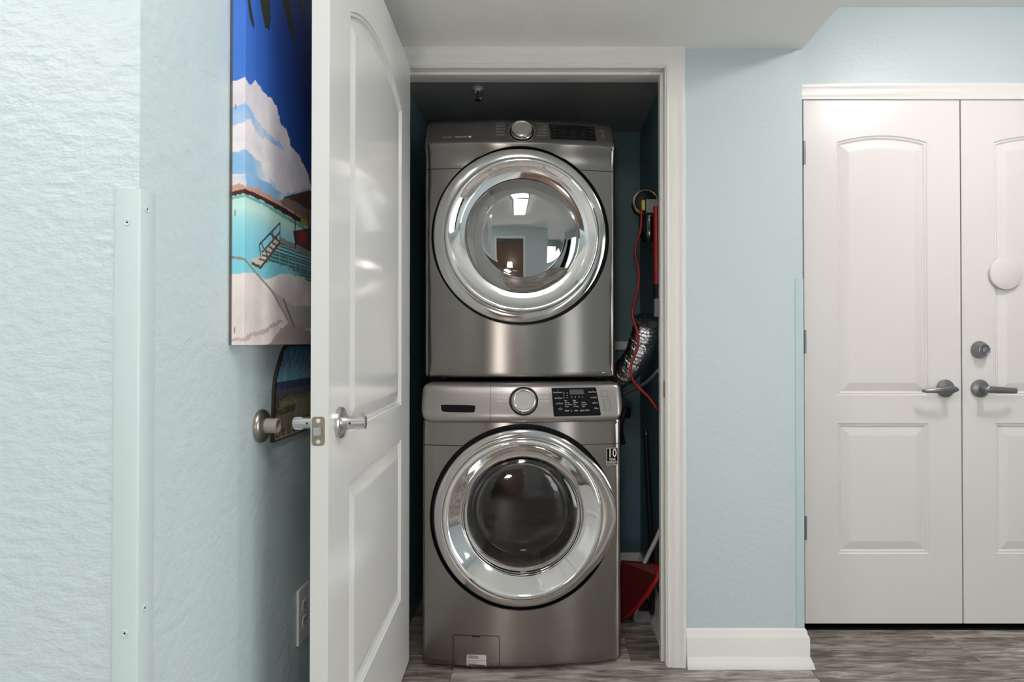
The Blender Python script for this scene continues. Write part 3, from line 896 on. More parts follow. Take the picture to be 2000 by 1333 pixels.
# display
decal_poly([(0.101, 1.9005 - ZB), (0.265, 1.9005 - ZB), (0.271, 1.8395 - ZB), (0.107, 1.8395 - ZB)], surf_pd, -0.0015, 0.0025).build('display_panel', 'gloss_black', dry)
lt = []
for i, s_ in enumerate(['NORMAL', 'BEDDING', 'DELICATE', 'TOWELS', 'SANITIZE']):
    lt.append((s_, -0.089, 1.9025 - ZB - i * 0.0125, 0.0075, 'LEFT'))
for i, s_ in enumerate(['PERM PRESS', 'ACTIVE', 'AIR FLUFF', 'TIME DRY', 'QUICK DRY']):
    lt.append((s_, 0.092, 1.9025 - ZB - i * 0.0125, 0.0070, 'RIGHT'))
lettering('cycle_lettering', lt, surf_pd, 0.0006, 'print_grey', dry)
lettering('feature_lettering', [('7.5 cu.ft.', -0.276, 1.8455 - ZB, 0.0085, 'LEFT'), ('SENSOR DRY', -0.233, 1.8455 - ZB, 0.0075, 'LEFT')], surf_pd, 0.0006, 'print_white', dry)
lettering('brand_lettering', [('SAMSUNG', -0.198, 1.900 - ZB, 0.010, 'CENTER')], surf_pd, 0.0006, 'print_dark', dry)
mb = MB()
decal_poly([(-0.181 + 0.0045 * math.cos(2 * PI * i / 14), 1.8457 - ZB + 0.0038 * math.sin(2 * PI * i / 14)) for i in range(14)], surf_pd, 0.0, 0.0006, 4).build('emblem', 'print_white', dry)
lt = []
for i, zz in enumerate((1.892, 1.878, 1.863, 1.849)):
    lt.append((['Dry Level', 'Temp', 'Time', 'Signal'][i], 0.119, zz - ZB, 0.0055, 'CENTER')); lt.append((['Wrinkle', 'Delay', 'Rack', 'Mixed'][i], 0.254, zz - ZB, 0.0055, 'CENTER'))
for i in range(3):
    for j in range(4): lt.append((['Very Dry', 'Normal', 'Less', 'Damp'][j], 0.152 + 0.036 * i, 1.878 - ZB - j * 0.009, 0.0046, 'CENTER'))
lettering('display_lettering', lt, surf_pd, 0.0016, 'print_dark', dry)
lettering('side_lettering', [('STEAM', 0.291, 1.881 - ZB, 0.007, 'CENTER'), ('10', 0.296, 1.8655 - ZB, 0.010, 'CENTER'), ('YEAR', 0.297, 1.857 - ZB, 0.006, 'CENTER')], surf_pd, 0.0006, 'print_grey', dry)
decal_poly(rrect(0.297, 1.0065 - ZB, 0.010, 0.0035, 0.001, 2), surf_d, 0.0, 0.0006, 4).build('badge', 'print_white', dry)
for sx in (-1, 1):
    for yy in (0.06, 0.60):
        MB().lathe([(0.02, 0.0), (0.02, 0.0075), (0, 0.0075)], lambda a, b, t: (sx * 0.29 + a, yy + b, t - 0.0008), 16).build('foot', 'black', dry)

# ------------------------------------------------------------------ WASHER (lower)
wash = empty('washing_machine', (-0.079, 2.196, 0.0), YAW)
tag(wash, 'dark steel front-loading washer standing on the plank floor under the dryer', 'washer')
bow_w = front_fn(HW, 0.040)
WZ0, WSEAM, WCR, WTOP = 0.014, 0.764, 0.8435, 0.9745
def chin_w(z):
    t = min(max((z - WSEAM) / (WCR - WSEAM), 0), 1)
    return 0.004 * t
surf_w = lambda x, z: bow_w(x) + chin_w(z) + edge_b(z, WZ0, 0.014)
cz_w = 0.5225
front_body('body', 'steel_w', wash, HW, WZ0, WCR + 0.004, cz_w, 0.3135, surf_w, 0.70, rb=0.016)
prof_w = [(0.010, WCR - 0.001), (-0.006, WCR + 0.000), (-0.014, WCR + 0.004), (-0.0185, WCR + 0.011), (-0.020, WCR + 0.020), (-0.0185, WCR + 0.032), (-0.013, WCR + 0.060), (-0.004, WCR + 0.098), (0.002, WCR + 0.118), (0.006, WCR + 0.125), (0.014, WCR + 0.1295), (0.03, WCR + 0.131)]
loft_panel('control_panel', 'panel_w', wash, HW + 0.002, prof_w, bow_w, 0.026, 0.034, WCR - 0.001, WTOP, 0.69)
pf_w = prof_fn(prof_w)
surf_pw = lambda x, z: bow_w(x) + pf_w(z)
strip(-HW + 0.004, -0.205, WSEAM, WSEAM, 0.0022, surf_w, 0.0004).build('seam', 'black', wash)
strip(0.195, HW - 0.003, WSEAM, WSEAM, 0.0022, surf_w, 0.0004).build('seam', 'black', wash)
strip(-0.109, -0.109, WCR + 0.003, WTOP - 0.006, 0.0018, surf_pw, 0.0004).build('seam', 'print_dark', wash)
# drawer grip
slot = [(-0.278, 0.9015), (-0.274, 0.9045), (-0.162, 0.9030), (-0.158, 0.8995), (-0.160, 0.884), (-0.166, 0.8785), (-0.268, 0.8800), (-0.2745, 0.885)]
decal_poly(slot, surf_pw, -0.001, 0.0014).build('drawer_grip', 'dark', wash)
decal_ring([(-0.276 + (u + 0.276) * 1.0 + (0.0022 if u > -0.2 else -0.0022), v + (0.0022 if v > 0.892 else -0.0022)) for u, v in slot], 0.0025, surf_pw, 0.0007).build('grip_rim', 'print_faint', wash)
knob(wash, 0.004, 0.9165, surf_pw, 0.0405)
decal_poly([(0.0985, 0.9595), (0.2475, 0.9605), (0.2535, 0.9585), (0.268, 0.868), (0.264, 0.8655), (0.1085, 0.8645), (0.105, 0.867)], surf_pw, -0.0015, 0.0025).build('display_panel', 'gloss_black', wash)
decal_poly([(0.160, 0.9535), (0.208, 0.9535), (0.211, 0.9375), (0.161, 0.9375)], surf_pw, 0.0, 0.0014).build('display', 'lcd', wash)
for (u, z, w_, h_) in ((0.2825, 0.938, 0.0195, 0.0185), (0.2905, 0.8995, 0.0205, 0.033)):
    pp = [(u - w_ / 2 - h_ * 0.08, z + h_ / 2), (u + w_ / 2 - h_ * 0.08, z + h_ / 2), (u + w_ / 2 + h_ * 0.08, z - h_ / 2), (u - w_ / 2 + h_ * 0.08, z - h_ / 2)]
    b_ = decal_poly(pp, surf_pw, -0.0015, 0.0025, 4).build('button', 'panel_w', wash)
    decal_ring([(a + (0.0012 if a > u else -0.0012), b + (0.0012 if b > z else -0.0012)) for a, b in pp], 0.0013, surf_pw, 0.0006).build('button_gap', 'print_dark', b_)
lt = [('NORMAL', 0.0, 0.9635, 0.0075, 'CENTER')]
for i, s_ in enumerate(['HEAVY DUTY', 'BEDDING', 'SANITIZE', 'PURE CYCLE']):
    lt.append((s_, -0.086, 0.9535 - i * 0.0124, 0.0082, 'LEFT'))
for i, s_ in enumerate(['DELICATE', 'ACTIVE WEAR', 'PERM PRESS', 'ECO COLD']):
    lt.append((s_, 0.088 + 0.0006 * i, 0.9535 - i * 0.0124, 0.0082, 'RIGHT'))
lettering('cycle_lettering', lt, surf_pw, 0.0006, 'print_white', wash)
lt = []
for i, zz in enumerate((0.948, 0.929, 0.911, 0.893)):
    lt.append((['Temperature', 'Spin Speed', 'Soil Level', 'Signal'][i], 0.119 + 0.003 * i, zz - 0.003, 0.0060, 'CENTER')); lt.append((['Extra Rinse', 'Pre Soak', 'Options', 'Delay'][i], 0.240 + 0.004 * i, zz - 0.003, 0.0060, 'CENTER'))
    lt.append(('.', 0.119 + 0.003 * i, zz + 0.005, 0.012, 'CENTER')); lt.append(('.', 0.240 + 0.004 * i, zz + 0.005, 0.012, 'CENTER'))
for i in range(3):
    for j in range(4):
        if i == 2 and j == 0: continue
        lt.append((['Hot', 'Warm', 'Eco Warm', 'Cold', 'High', 'Medium', 'Low', 'No Spin', '', 'Heavy', 'Normal', 'Light'][i * 4 + j], 0.142 + 0.029 * i + 0.0008 * j, 0.9175 - j * 0.0067, 0.0056, 'LEFT'))
for s_, u in (('TEMP', 0.150), ('SPIN', 0.182), ('SOIL LEVEL', 0.212)): lt.append((s_, u, 0.8835, 0.0065, 'CENTER'))
for u in (0.141, 0.152): 
    for zz in (0.943, 0.935, 0.9275): lt.append(('o', u, zz, 0.0075, 'CENTER'))
for u in (0.168, 0.180, 0.193, 0.205): lt.append(('o', u, 0.930, 0.0075, 'CENTER'))
for u in (0.166, 0.198): lt.append(('|', u, 0.8835, 0.009, 'CENTER'))
lettering('display_lettering', lt, surf_pw, 0.0017, 'print_white', wash)
lettering('brand_lettering', [('SAMSUNG', -0.232, 0.9545, 0.0125, 'CENTER')], surf_pw, 0.0005, 'print_faint', wash)
lettering('drawer_lettering', [('DETERGENT', -0.210, 0.8705, 0.0065, 'CENTER')], surf_pw, 0.0005, 'print_faint', wash)
# 10 year sticker
st = decal_poly([(0.2905, 0.7495), (0.3315, 0.7495), (0.3315, 0.6905), (0.2905, 0.6905)], surf_w, 0.0, 0.0006, 4).build('sticker', 'print_white', wash)
decal_poly([(0.2920, 0.7480), (0.3300, 0.7480), (0.3300, 0.6920), (0.2920, 0.6920)], surf_w, 0.0006, 0.0004, 4).build('sticker_field', 'gloss_black', st)
mb = MB()
v, f = text2d('10', 0.041, 'CENTER', 0.0004); decal(mb, [(0.3110 + a * 0.80, 0.7305 + b) for a, b in v], f, surf_w, 0.0014)
v, f = text2d('YEAR', 0.0125, 'CENTER', 0.00015); decal(mb, [(0.3110 + a * 0.80, 0.7095 + b) for a, b in v], f, surf_w, 0.0014)
v, f = text2d('WARRANTY', 0.0095, 'CENTER', 0.00012); decal(mb, [(0.3110 + a * 0.78, 0.7000 + b) for a, b in v], f, surf_w, 0.0014)
mb.build('sticker_lettering', 'print_white', st)
strip(0.2935, 0.3285, 0.6945, 0.6945, 0.0012, surf_w, 0.0014, 4).build('sticker_line', 'print_grey', st)
# drain flap
fl = [(-0.236, 0.022), (-0.236, 0.114), (-0.2335, 0.1205), (-0.227, 0.1235), (-0.0855, 0.1235), (-0.079, 0.1205), (-0.0765, 0.114), (-0.0765, 0.022)]
mb = MB(); n = len(fl); w_ = 0.0022
vs = []
for i, (u, v) in enumerate(fl):
    cu, cv = -0.156, 0.05
    iu = u + (w_ if u < cu else -w_); iv = v - (w_ if v > 0.10 else 0)
    vs += [(u, surf_w(u, v) - 0.0004, v), (iu, surf_w(iu, iv) - 0.0004, iv)]
seg = []
for i in range(n - 1):
    # subdivide so that the line follows the bow
    (u0, v0), (u1, v1) = fl[i], fl[i + 1]
    m_ = 10
    for j in range(m_):
        pts = []
        for t in (j / m_, (j + 1) / m_):
            u, v = u0 + (u1 - u0) * t, v0 + (v1 - v0) * t
            cu = -0.156
            du = Vector((cu - u, 0.05 - v)).normalized() * w_ * 1.1
            d_ = Vector((u1 - u0, v1 - v0)).normalized(); nn = Vector((d_.y, -d_.x)) * w_
            pts.append(((u, v), (u + nn.x, v + nn.y)))
        (a, b), (c, d2) = pts
        mb.add([(q[0], surf_w(*q) - 0.0004, q[1]) for q in (a, b, d2, c)], [(0, 1, 2, 3)])
flap = mb.build('drain_flap', 'black', wash)
decal_poly([(-0.172, 0.1235), (-0.142, 0.1235), (-0.144, 0.1175), (-0.170, 0.1175)], surf_w, 0.0, 0.0006, 4).build('finger_notch', 'black', flap)
lb = decal_poly(rrect(-0.1555, 0.0365, 0.066, 0.043, 0.004, 4), surf_w, 0.0, 0.0006, 6).build('rating_label', 'label', wash)
lb['label'] = 'small white printed label on the drain flap'
for zz_, x1_, h_ in ((0.0535, -0.150, 0.0026), (0.0475, -0.146, 0.0026), (0.0395, -0.126, 0.0014), (0.0335, -0.147, 0.0016), (0.0275, -0.156, 0.0018)):
    strip(-0.185, x1_, zz_, zz_, h_, surf_w, 0.0010, 10).build('print_line', 'print_dark', lb)
lettering('label_lettering', [('SAMSUNG', -0.126, 0.0215, 0.0060, 'RIGHT')], surf_w, 0.0010, 'print_dark', lb)
# recess + door
yw0 = bow_w(0)
v, f = ecc_lathe([(0.3155, -0.0012, 0), (0.3135, 0.0005, 0), (0.3125, 0.026, 0), (0.27, 0.028, 0)], 0, cz_w, yw0, bow_w)
mesh_obj('door_recess', v, f, 'black', wash, auto=40)
wdoor = empty('door', (0, 0, 0)); wdoor.parent = wash
# outer band: circle with a handle wing bulging out on the right
def wing(a):
    d = math.degrees(a)
    d = (d + 180) % 360 - 180
    c, hwid = 2.0, 44.0
    t = (d - c) / hwid
    return max(0.0, math.cos(min(abs(t), 1) * PI / 2)) ** 1.15
n = 160
prof = [(0.290, 0.022), (0.2995, 0.008), (0.3015, -0.004), (0.3000, -0.0105), (0.2950, -0.0145), (0.287, -0.0165), (0.277, -0.0175), (0.2715, -0.0165)]
vs = []; fs = []
for (r, yy) in prof:
    for k2 in range(n):
        a = 2 * PI * k2 / n
        w_ = wing(a) * max(0.0, (r - 0.2715) / 0.03)
        rr_ = r + 0.020 * min(w_, 1.0); 
        x = rr_ * math.cos(a)
        vs.append((x, yw0 + yy - 0.013 * min(w_, 1.0) * (1 if yy < 0 else 0.2) + (bow_w(min(x, 0.30)) - bow_w(0)) * 0.7, cz_w + rr_ * math.sin(a)))
for i in range(len(prof) - 1):
    for k2 in range(n): fs.append((i * n + k2, i * n + (k2 + 1) % n, (i + 1) * n + (k2 + 1) % n, (i + 1) * n + k2))
mesh_obj('outer_band', vs, fs, 'chrome_band_w' if 'chrome_band_w' in M else 'chrome_band', wdoor, auto=40)
RP = [(0.2715, -0.0165), (0.2710, -0.0215), (0.2690, -0.0275), (0.2660, -0.0318), (0.2620, -0.0345), (0.2580, -0.0350), (0.2540, -0.0336), (0.2500, -0.0304), (0.2440, -0.0248),
      (0.2370, -0.0180), (0.2290, -0.0105), (0.2210, -0.0035), (0.2130, 0.0040), (0.2050, 0.0130)]
v, f = ecc_lathe([(r, y_, 0.001) for r, y_ in RP], 0, cz_w, yw0, bow_w)
mesh_obj('chrome_ring', v, f, 'chrome', wdoor, smooth=True)
gl = [(0.205, 0.018), (0.2035, 0.024), (0.200, 0.026), (0.196, 0.022), (0.186, 0.016), (0.172, 0.0110), (0.156, 0.0075), (0.14, 0.005), (0.11, 0.002), (0.07, -0.0005), (0.03, -0.002), (0, -0.0022)]
MB().lathe(gl, lambda a, b, t: (a, yw0 + t, cz_w + b), 96).build('window', 'washer_glass', wdoor, smooth=True)
bw = [(0.203, 0.034), (0.196, 0.040), (0.184, 0.055), (0.176, 0.085), (0.170, 0.11), (0.158, 0.128), (0.148, 0.132)]
MB().lathe(bw, lambda a, b, t: (a, yw0 + t, cz_w + b), 96).build('window_bowl', 'washer_glass', wdoor, smooth=True)
ga = [(0.2052, 0.026), (0.2052, 0.075), (0.200, 0.088), (0.213, 0.098), (0.206, 0.110), (0.219, 0.122), (0.226, 0.150)]
MB().lathe(ga, lambda a, b, t: (a, yw0 + t, cz_w + b), 96).build('door_gasket', 'greyplastic', wash, smooth=True)
dr = MB().lathe([(0.226, 0.152), (0.245, 0.175), (0.250, 0.22), (0.250, 0.46), (0.235, 0.50), (0.15, 0.485), (0.05, 0.475), (0, 0.475)], lambda a, b, t: (a, yw0 + t, cz_w + b), 72).build('drum', 'drum', wash, auto=40)
for j in range(3):
    a = PI / 2 + j * 2 * PI / 3 + 0.4
    mb = MB()
    sec = [(-0.035, 0.249), (-0.018, 0.205), (0.0, 0.195), (0.018, 0.205), (0.035, 0.249)]
    vs = []; fs = []
    for yy in (0.20, 0.24, 0.40, 0.44):
        sc_ = 1.0 if 0.22 < yy < 0.42 else 0.75
        for (t, r) in sec:
            r = 0.249 - (0.249 - r) * sc_
            vs.append((math.cos(a) * r - math.sin(a) * t, yw0 + yy, cz_w + math.sin(a) * r + math.cos(a) * t))
    for i in range(3):
        for k2 in range(4): fs.append((i * 5 + k2, i * 5 + k2 + 1, (i + 1) * 5 + k2 + 1, (i + 1) * 5 + k2))
    fs += [(0, 1, 2, 3, 4), (15, 16, 17, 18, 19)]
    mb.add(vs, fs); mb.build('drum_paddle', 'greyplastic', dr, auto=40)
mb = MB()
for row in range(4):
    for k2 in range(60):
        a = 2 * PI * (k2 + 0.5 * (row % 2)) / 60
        yy = 0.20 + row * 0.022; r = 0.2488
        c = Vector((math.cos(a) * r, yw0 + yy, cz_w + math.sin(a) * r)); t1_ = Vector((-math.sin(a), 0, math.cos(a))); t2_ = Vector((0, 1, 0))
        mb.add([tuple(c + t1_ * 0.004 * math.cos(q * PI / 3) + t2_ * 0.004 * math.sin(q * PI / 3)) for q in range(6)], [(0, 1, 2, 3, 4, 5)])
o = mb.build('drum_hole', 'dark', dr); o['kind'] = 'stuff'
for sx in (-1, 1):
    for yy in (0.05, 0.60):
        MB().lathe([(0.022, 0.0), (0.022, 0.006), (0.012, 0.008), (0.012, 0.018)], lambda a, b, t: (sx * 0.28 + a, yy + b, t + 0.0003), 16).build('foot', 'black', wash)

# ================================================================== LEFT WALL THINGS
# ---- canvas print (wraps round its near side)
CF = XL + 0.0285            # front plane
CY0, CY1, CZ0, CZ1 = 1.187, 1.93, 1.1125, 1.99
def cpt(px, py):
    """artwork position of a spot: (distance along the wall, height)"""
    d = -CF * FPX / (1065.0 - px)
    return d, CAMZ - (py - 666.0) * d / FPX
NU, NV = 190, 460
# columns: wrap side (x from wall to front) then front (y from near to far); the hidden far half is coarse
wrap = np.linspace(0, 1, 14)
front = np.concatenate([np.linspace(CY0 + 0.0009, 1.56, NU), np.linspace(1.56, CY1, 30)[1:]])
zz = np.linspace(CZ0, CZ1, NV)
colx = np.concatenate([XL + 0.0004 + (CF - XL - 0.0010) * wrap, [CF - 0.0002], np.full(front.size, CF)])
coly = np.concatenate([np.full(14, CY0), [CY0 + 0.0003], front])
# artwork coordinate runs on round the edge
art = np.concatenate([CY0 - (1 - wrap) * 0.026, [CY0 + 0.0003], front])
A, Z = np.meshgrid(art, zz, indexing='ij')
def inside(poly, A, Z):
    r = np.zeros(A.shape, bool); n = len(poly)
    for i in range(n):
        x0, y0 = poly[i]; x1, y1 = poly[(i + 1) % n]
        c = ((y0 > Z) != (y1 > Z))
        with np.errstate(divide='ignore', invalid='ignore'):
            xi = (x1 - x0) * (Z - y0) / (y1 - y0 + 1e-12) + x0
        r ^= c & (A < xi)
    return r
def near_line(pts, w, A, Z):
    r = np.zeros(A.shape, bool)
    for (x0, y0), (x1, y1) in zip(pts[:-1], pts[1:]):
        dx, dy = x1 - x0, y1 - y0
        t = np.clip(((A - x0) * dx + (Z - y0) * dy) / (dx * dx + dy * dy + 1e-12), 0, 1)
        r |= ((A - x0 - t * dx) ** 2 + (Z - y0 - t * dy) ** 2) < w * w
    return r
def fbm(A, Z, s, seed, octv=4, sx=1.0):
    r = np.zeros(A.shape); g = np.random.default_rng(seed); amp = 1.0; tot = 0
    for o_ in range(octv):
        G = g.random((64, 64)); u = A * s * sx; v = Z * s
        iu = np.floor(u).astype(int); iv = np.floor(v).astype(int); fu = u - iu; fv = v - iv
        fu = fu * fu * (3 - 2 * fu); fv = fv * fv * (3 - 2 * fv)
        q = lambda a, b: G[a % 64, b % 64]
        r += amp * ((q(iu, iv) * (1 - fu) + q(iu + 1, iv) * fu) * (1 - fv) + (q(iu, iv + 1) * (1 - fu) + q(iu + 1, iv + 1) * fu) * fv)
        tot += amp; amp *= 0.5; s *= 2
    return r / tot
LIN = np.vectorize(s2l)
def mixc(img, mask, col, k=1.0):
    m_ = (mask.astype(float) * k)[..., None]
    img *= (1 - m_); img += m_ * np.array(col, float)
def zp(p): # zoomed-crop coordinates of the lower / upper artwork
    return cpt(440 + p[0] / 3.811, 330 + p[1] / 3.811)
def zu(p): return cpt(440 + p[0] / 3.811, p[1] / 3.811)
img = np.zeros(A.shape + (3,))
# sky: lighter blue to the near side, deep navy to the far side
ta = np.clip((A - 1.16) / 0.36, 0, 1)[..., None]
tz = np.clip((Z - 1.42) / 0.42, 0, 1)[..., None]
img[:] = (1 - ta) * np.array([62, 112, 206]) + ta * np.array([4, 26, 92])
img = img * (0.55 + 0.45 * tz) + (1 - tz) * 0.45 * np.array([60, 130, 200])
n1 = fbm(A, Z, 14, 1); n2 = fbm(A, Z, 40, 2); n3 = fbm(A, Z, 120, 3)
Aw = A + (n2 - 0.5) * 0.012 + (n3 - 0.5) * 0.005; Zw = Z + (n2 - 0.5) * 0.018 + (n3 - 0.5) * 0.008
cl = [(-60, 600), (45, 590), (100, 560), (140, 560), (185, 625), (210, 600), (270, 660), (310, 720), (335, 720), (380, 800), (400, 890), (440, 950), (475, 1040), (500, 1110), (545, 1170), (610, 1300), (670, 1480), (640, 1500), (-60, 1500)]
mixc(img, inside([zu(p) for p in cl], Aw, Zw), (236, 228, 228))
shade = np.clip((n1 - 0.42) * 3, 0, 1) * inside([zu(p) for p in cl], Aw, Zw)
mixc(img, shade, (196, 190, 202), 0.6)
b1 = inside([zu(p) for p in [(-60, 770), (90, 750), (160, 770), (230, 890), (420, 1080), (430, 1120), (250, 1000), (180, 890), (90, 890), (-60, 830)]], Aw, Zw)
mixc(img, b1 * np.clip((n1 - 0.25) * 2.4, 0, 1), (130, 178, 226), 0.8)
b2 = inside([zu(p) for p in [(-60, 1100), (130, 1110), (230, 1190), (330, 1290), (420, 1440), (180, 1440), (140, 1300), (-60, 1200)]], Aw, Zw)
mixc(img, b2 * np.clip((n1 - 0.2) * 2.2, 0, 1), (110, 168, 218), 0.8)
lowsky = inside([zu(p) for p in [(-60, 1330), (120, 1300), (300, 1340), (420, 1440), (680, 1400), (700, 1800), (-60, 1800)]], Aw, Zw)
mixc(img, lowsky * np.clip((0.66 - n1) * 4, 0, 1), (104, 164, 216), 0.75)
# far bungalows
hz = [zp(p) for p in [(-80, 150), (140, 180), (270, 230), (420, 320), (560, 400), (700, 480), (700, 2200), (-80, 2200)]]
water = inside(hz, A, Z)
# water colour bands by depth below the horizon
zh = np.interp(A, [p[0] for p in hz[:6]], [p[1] for p in hz[:6]])
dep = np.clip((zh - Z) / 0.20, 0, 1.5)
wc = np.stack([np.interp(dep, [0, 0.12, 0.25, 0.5, 0.85, 1.1, 1.5], [180, 194, 150, 124, 126, 140, 200]),
               np.interp(dep, [0, 0.12, 0.25, 0.5, 0.85, 1.1, 1.5], [222, 226, 210, 198, 204, 198, 198]),
               np.interp(dep, [0, 0.12, 0.25, 0.5, 0.85, 1.1, 1.5], [214, 216, 218, 216, 210, 194, 190])], -1)
img[water] = wc[water]
sand = inside([zp(p) for p in [(-80, 800), (140, 770), (300, 800), (420, 760), (540, 780), (660, 860), (700, 2200), (-80, 2200)]], A + (n2 - 0.5) * 0.01, Z + (n1 - 0.5) * 0.03)
sc = np.array([226, 214, 210]) * (0.86 + 0.28 * n1[..., None])
img[sand] = sc[sand]
mixc(img, inside([zp(p) for p in [(300, 1320), (420, 1190), (500, 1120), (660, 1230), (700, 1400), (250, 1400)]], Aw, Zw), (150, 136, 136), 0.7)
mixc(img, inside([zp(p) for p in [(-60, 1290), (200, 1230), (420, 1130), (430, 1150), (220, 1260), (-60, 1320)]], Aw, Zw), (160, 146, 142), 0.6)
teal = inside([zp(p) for p in [(200, 690), (320, 690), (480, 740), (660, 850), (660, 780), (420, 640), (320, 620)]], Aw, Zw)
mixc(img, teal, (78, 162, 152), 0.7)
roofs = [zp(p) for p in [(-80, 140), (45, 122), (100, 95), (130, 105), (150, 128), (185, 120), (215, 148), (250, 140), (280, 178), (330, 185), (350, 220), (395, 225), (430, 280), (560, 350), (565, 400), (420, 300), (250, 195), (130, 150), (-80, 155)]]
mixc(img, inside(roofs, Aw * 0.3 + A * 0.7, Zw * 0.3 + Z * 0.7), (196, 150, 130))
mixc(img, inside([zp(p) for p in [(-80, 150), (140, 145), (250, 188), (420, 280), (560, 362), (558, 400), (420, 322), (270, 232), (140, 180), (-80, 178)]], A, Z), (62, 36, 34))
mixc(img, inside([zp(p) for p in [(-80, 182), (140, 184), (270, 236), (420, 326), (560, 408), (600, 440), (600, 460), (420, 356), (270, 262), (140, 206), (-80, 204)]], A, Z), (92, 156, 146), 0.75)
# right hut
mixc(img, inside([zp(p) for p in [(425, 212), (600, 165), (720, 170), (720, 440), (560, 352), (420, 262)]], A, Z), (128, 104, 92))
mixc(img, inside([zp(p) for p in [(430, 205), (612, 158), (720, 150), (720, 330), (600, 292), (520, 240)]], A, Z), (76, 50, 44))
mixc(img, inside([zp(p) for p in [(415, 275), (560, 362), (555, 400), (470, 350), (415, 320)]], A, Z), (58, 32, 32))
mixc(img, inside([zp(p) for p in [(560, 365), (620, 385), (620, 432), (556, 410)]], A, Z), (168, 158, 50))
# deck
mixc(img, inside([zp(p) for p in [(320, 570), (410, 520), (720, 690), (720, 900), (560, 800), (470, 720), (310, 690)]], A, Z) & (np.sin(Z * 900) > -0.2), (64, 84, 92), 0.85)
mixc(img, inside([zp(p) for p in [(500, 460), (720, 420), (720, 660), (520, 560)]], A, Z), (78, 66, 74))
mixc(img, inside([zp(p) for p in [(546, 450), (606, 478), (606, 560), (540, 540)]], A, Z), (156, 50, 44))
mixc(img, inside([zp(p) for p in [(405, 508), (520, 555), (720, 660), (720, 715), (540, 610), (405, 545)]], A, Z), (150, 140, 140))
for xx in (402, 468, 520, 556, 612): mixc(img, near_line([zp((xx, 540 + (xx - 402) * 0.4)), zp((xx + 2, 720 + (xx - 402) * 0.5))], 0.0026, A, Z), (150, 148, 148))
for xx in (516, 614): mixc(img, near_line([zp((xx, 310)), zp((xx + 4, 590))], 0.0026, A, Z), (52, 38, 44))
# stairs
stair = inside([zp(p) for p in [(398, 498), (404, 540), (275, 730), (245, 732), (198, 700), (198, 668), (250, 650), (362, 505)]], A, Z)
mixc(img, stair, (206, 196, 184))
for i in range(6):
    t = i / 5
    q0 = (250 + 122 * t, 668 - 150 * t); q1 = (308 + 92 * t, 690 - 150 * t)
    mixc(img, near_line([zp(q0), zp(q1)], 0.0022, A, Z), (92, 84, 78))
mixc(img, near_line([zp((198, 702)), zp((262, 732)), zp((404, 545))], 0.0030, A, Z), (84, 72, 64))
for a_, b_ in (((250, 562), (404, 400)), ((404, 398), (404, 530)), ((250, 565), (262, 650)), ((262, 545), (310, 640)), ((330, 480), (385, 520)), ((270, 620), (404, 470)), ((350, 455), (350, 510))):
    mixc(img, near_line([zp(a_), zp(b_)], 0.0021, A, Z), (70, 70, 88))
# hammock
mixc(img, inside([zp(p) for p in [(330, 880), (432, 970), (520, 1022), (720, 1020), (720, 1190), (520, 1182), (470, 1130), (380, 980)]], A, Z), (176, 166, 170), 0.75)
mixc(img, near_line([zp(p) for p in [(-60, 590), (45, 610), (140, 670), (250, 800), (340, 900), (470, 1130)]], 0.0024, A, Z), (140, 126, 124))
mixc(img, near_line([zp((432, 970)), zp((515, 1180))], 0.0030, A, Z), (108, 96, 98))
# palm leaves
for leaf in ([(148, -60), (172, -60), (190, 80), (208, 165), (200, 205), (172, 120)], [(240, -60), (320, -60), (328, 110), (322, 215), (288, 190), (266, 90)],
             [(400, -60), (470, -60), (500, 190), (518, 270), (500, 305), (455, 160)], [(536, -60), (572, -60), (582, 90), (560, 60)],
             [(640, -120), (740, -120), (760, 140), (700, 100)], [(20, -300), (700, -300), (640, -70), (60, -80)]):
    mixc(img, inside([zu(p) for p in leaf], A + (n3 - 0.5) * 0.004, Z), (46, 50, 40))
# dark folded back edge of the canvas and staples
edge = (A < CY0 - 0.0215)
mixc(img, edge, (70, 66, 60), 0.85)
for zs in (1.14, 1.36, 1.56, 1.79):
    mixc(img, (np.abs(A - (CY0 - 0.0165)) < 0.0012) & (np.abs(Z - zs) < 0.0055), (120, 110, 110))
cols = LIN(np.clip(img, 0, 255)) * 1.12
nu, nv = colx.size, zz.size
verts = [(colx[i], coly[i], zz[j]) for i in range(nu) for j in range(nv)]
faces = [(i * nv + j, (i + 1) * nv + j, (i + 1) * nv + j + 1, i * nv + j + 1) for i in range(nu - 1) for j in range(nv - 1)]
me = bpy.data.meshes.new('print'); me.from_pydata(verts, [], faces); me.update()
ca = me.color_attributes.new('Col', 'FLOAT_COLOR', 'POINT')
buf = np.ones((nu * nv, 4), np.float32); buf[:, :3] = np.clip(cols.reshape(-1, 3), 0, 1)
ca.data.foreach_set('color', buf.ravel())
me.materials.append(M['canvas'])
canvas = empty('canvas_print', (XL, 1.55, CZ0))
tag(canvas, 'wrapped canvas print of a tropical beach and jetty on the left wall', 'picture')
po = bpy.data.objects.new('print', me); COL.objects.link(po); po.parent = canvas
po.location = (-canvas.location[0], -canvas.location[1], -canvas.location[2])
for p in me.polygons: p.use_smooth = False
sb = MB().cbox(0.0008, CF - XL - 0.0008, CY0 - 1.55 + 0.0008, CY1 - 1.55, 0.0004, CZ1 - CZ0, 0.0006).build('stretcher_frame', 'label', canvas)

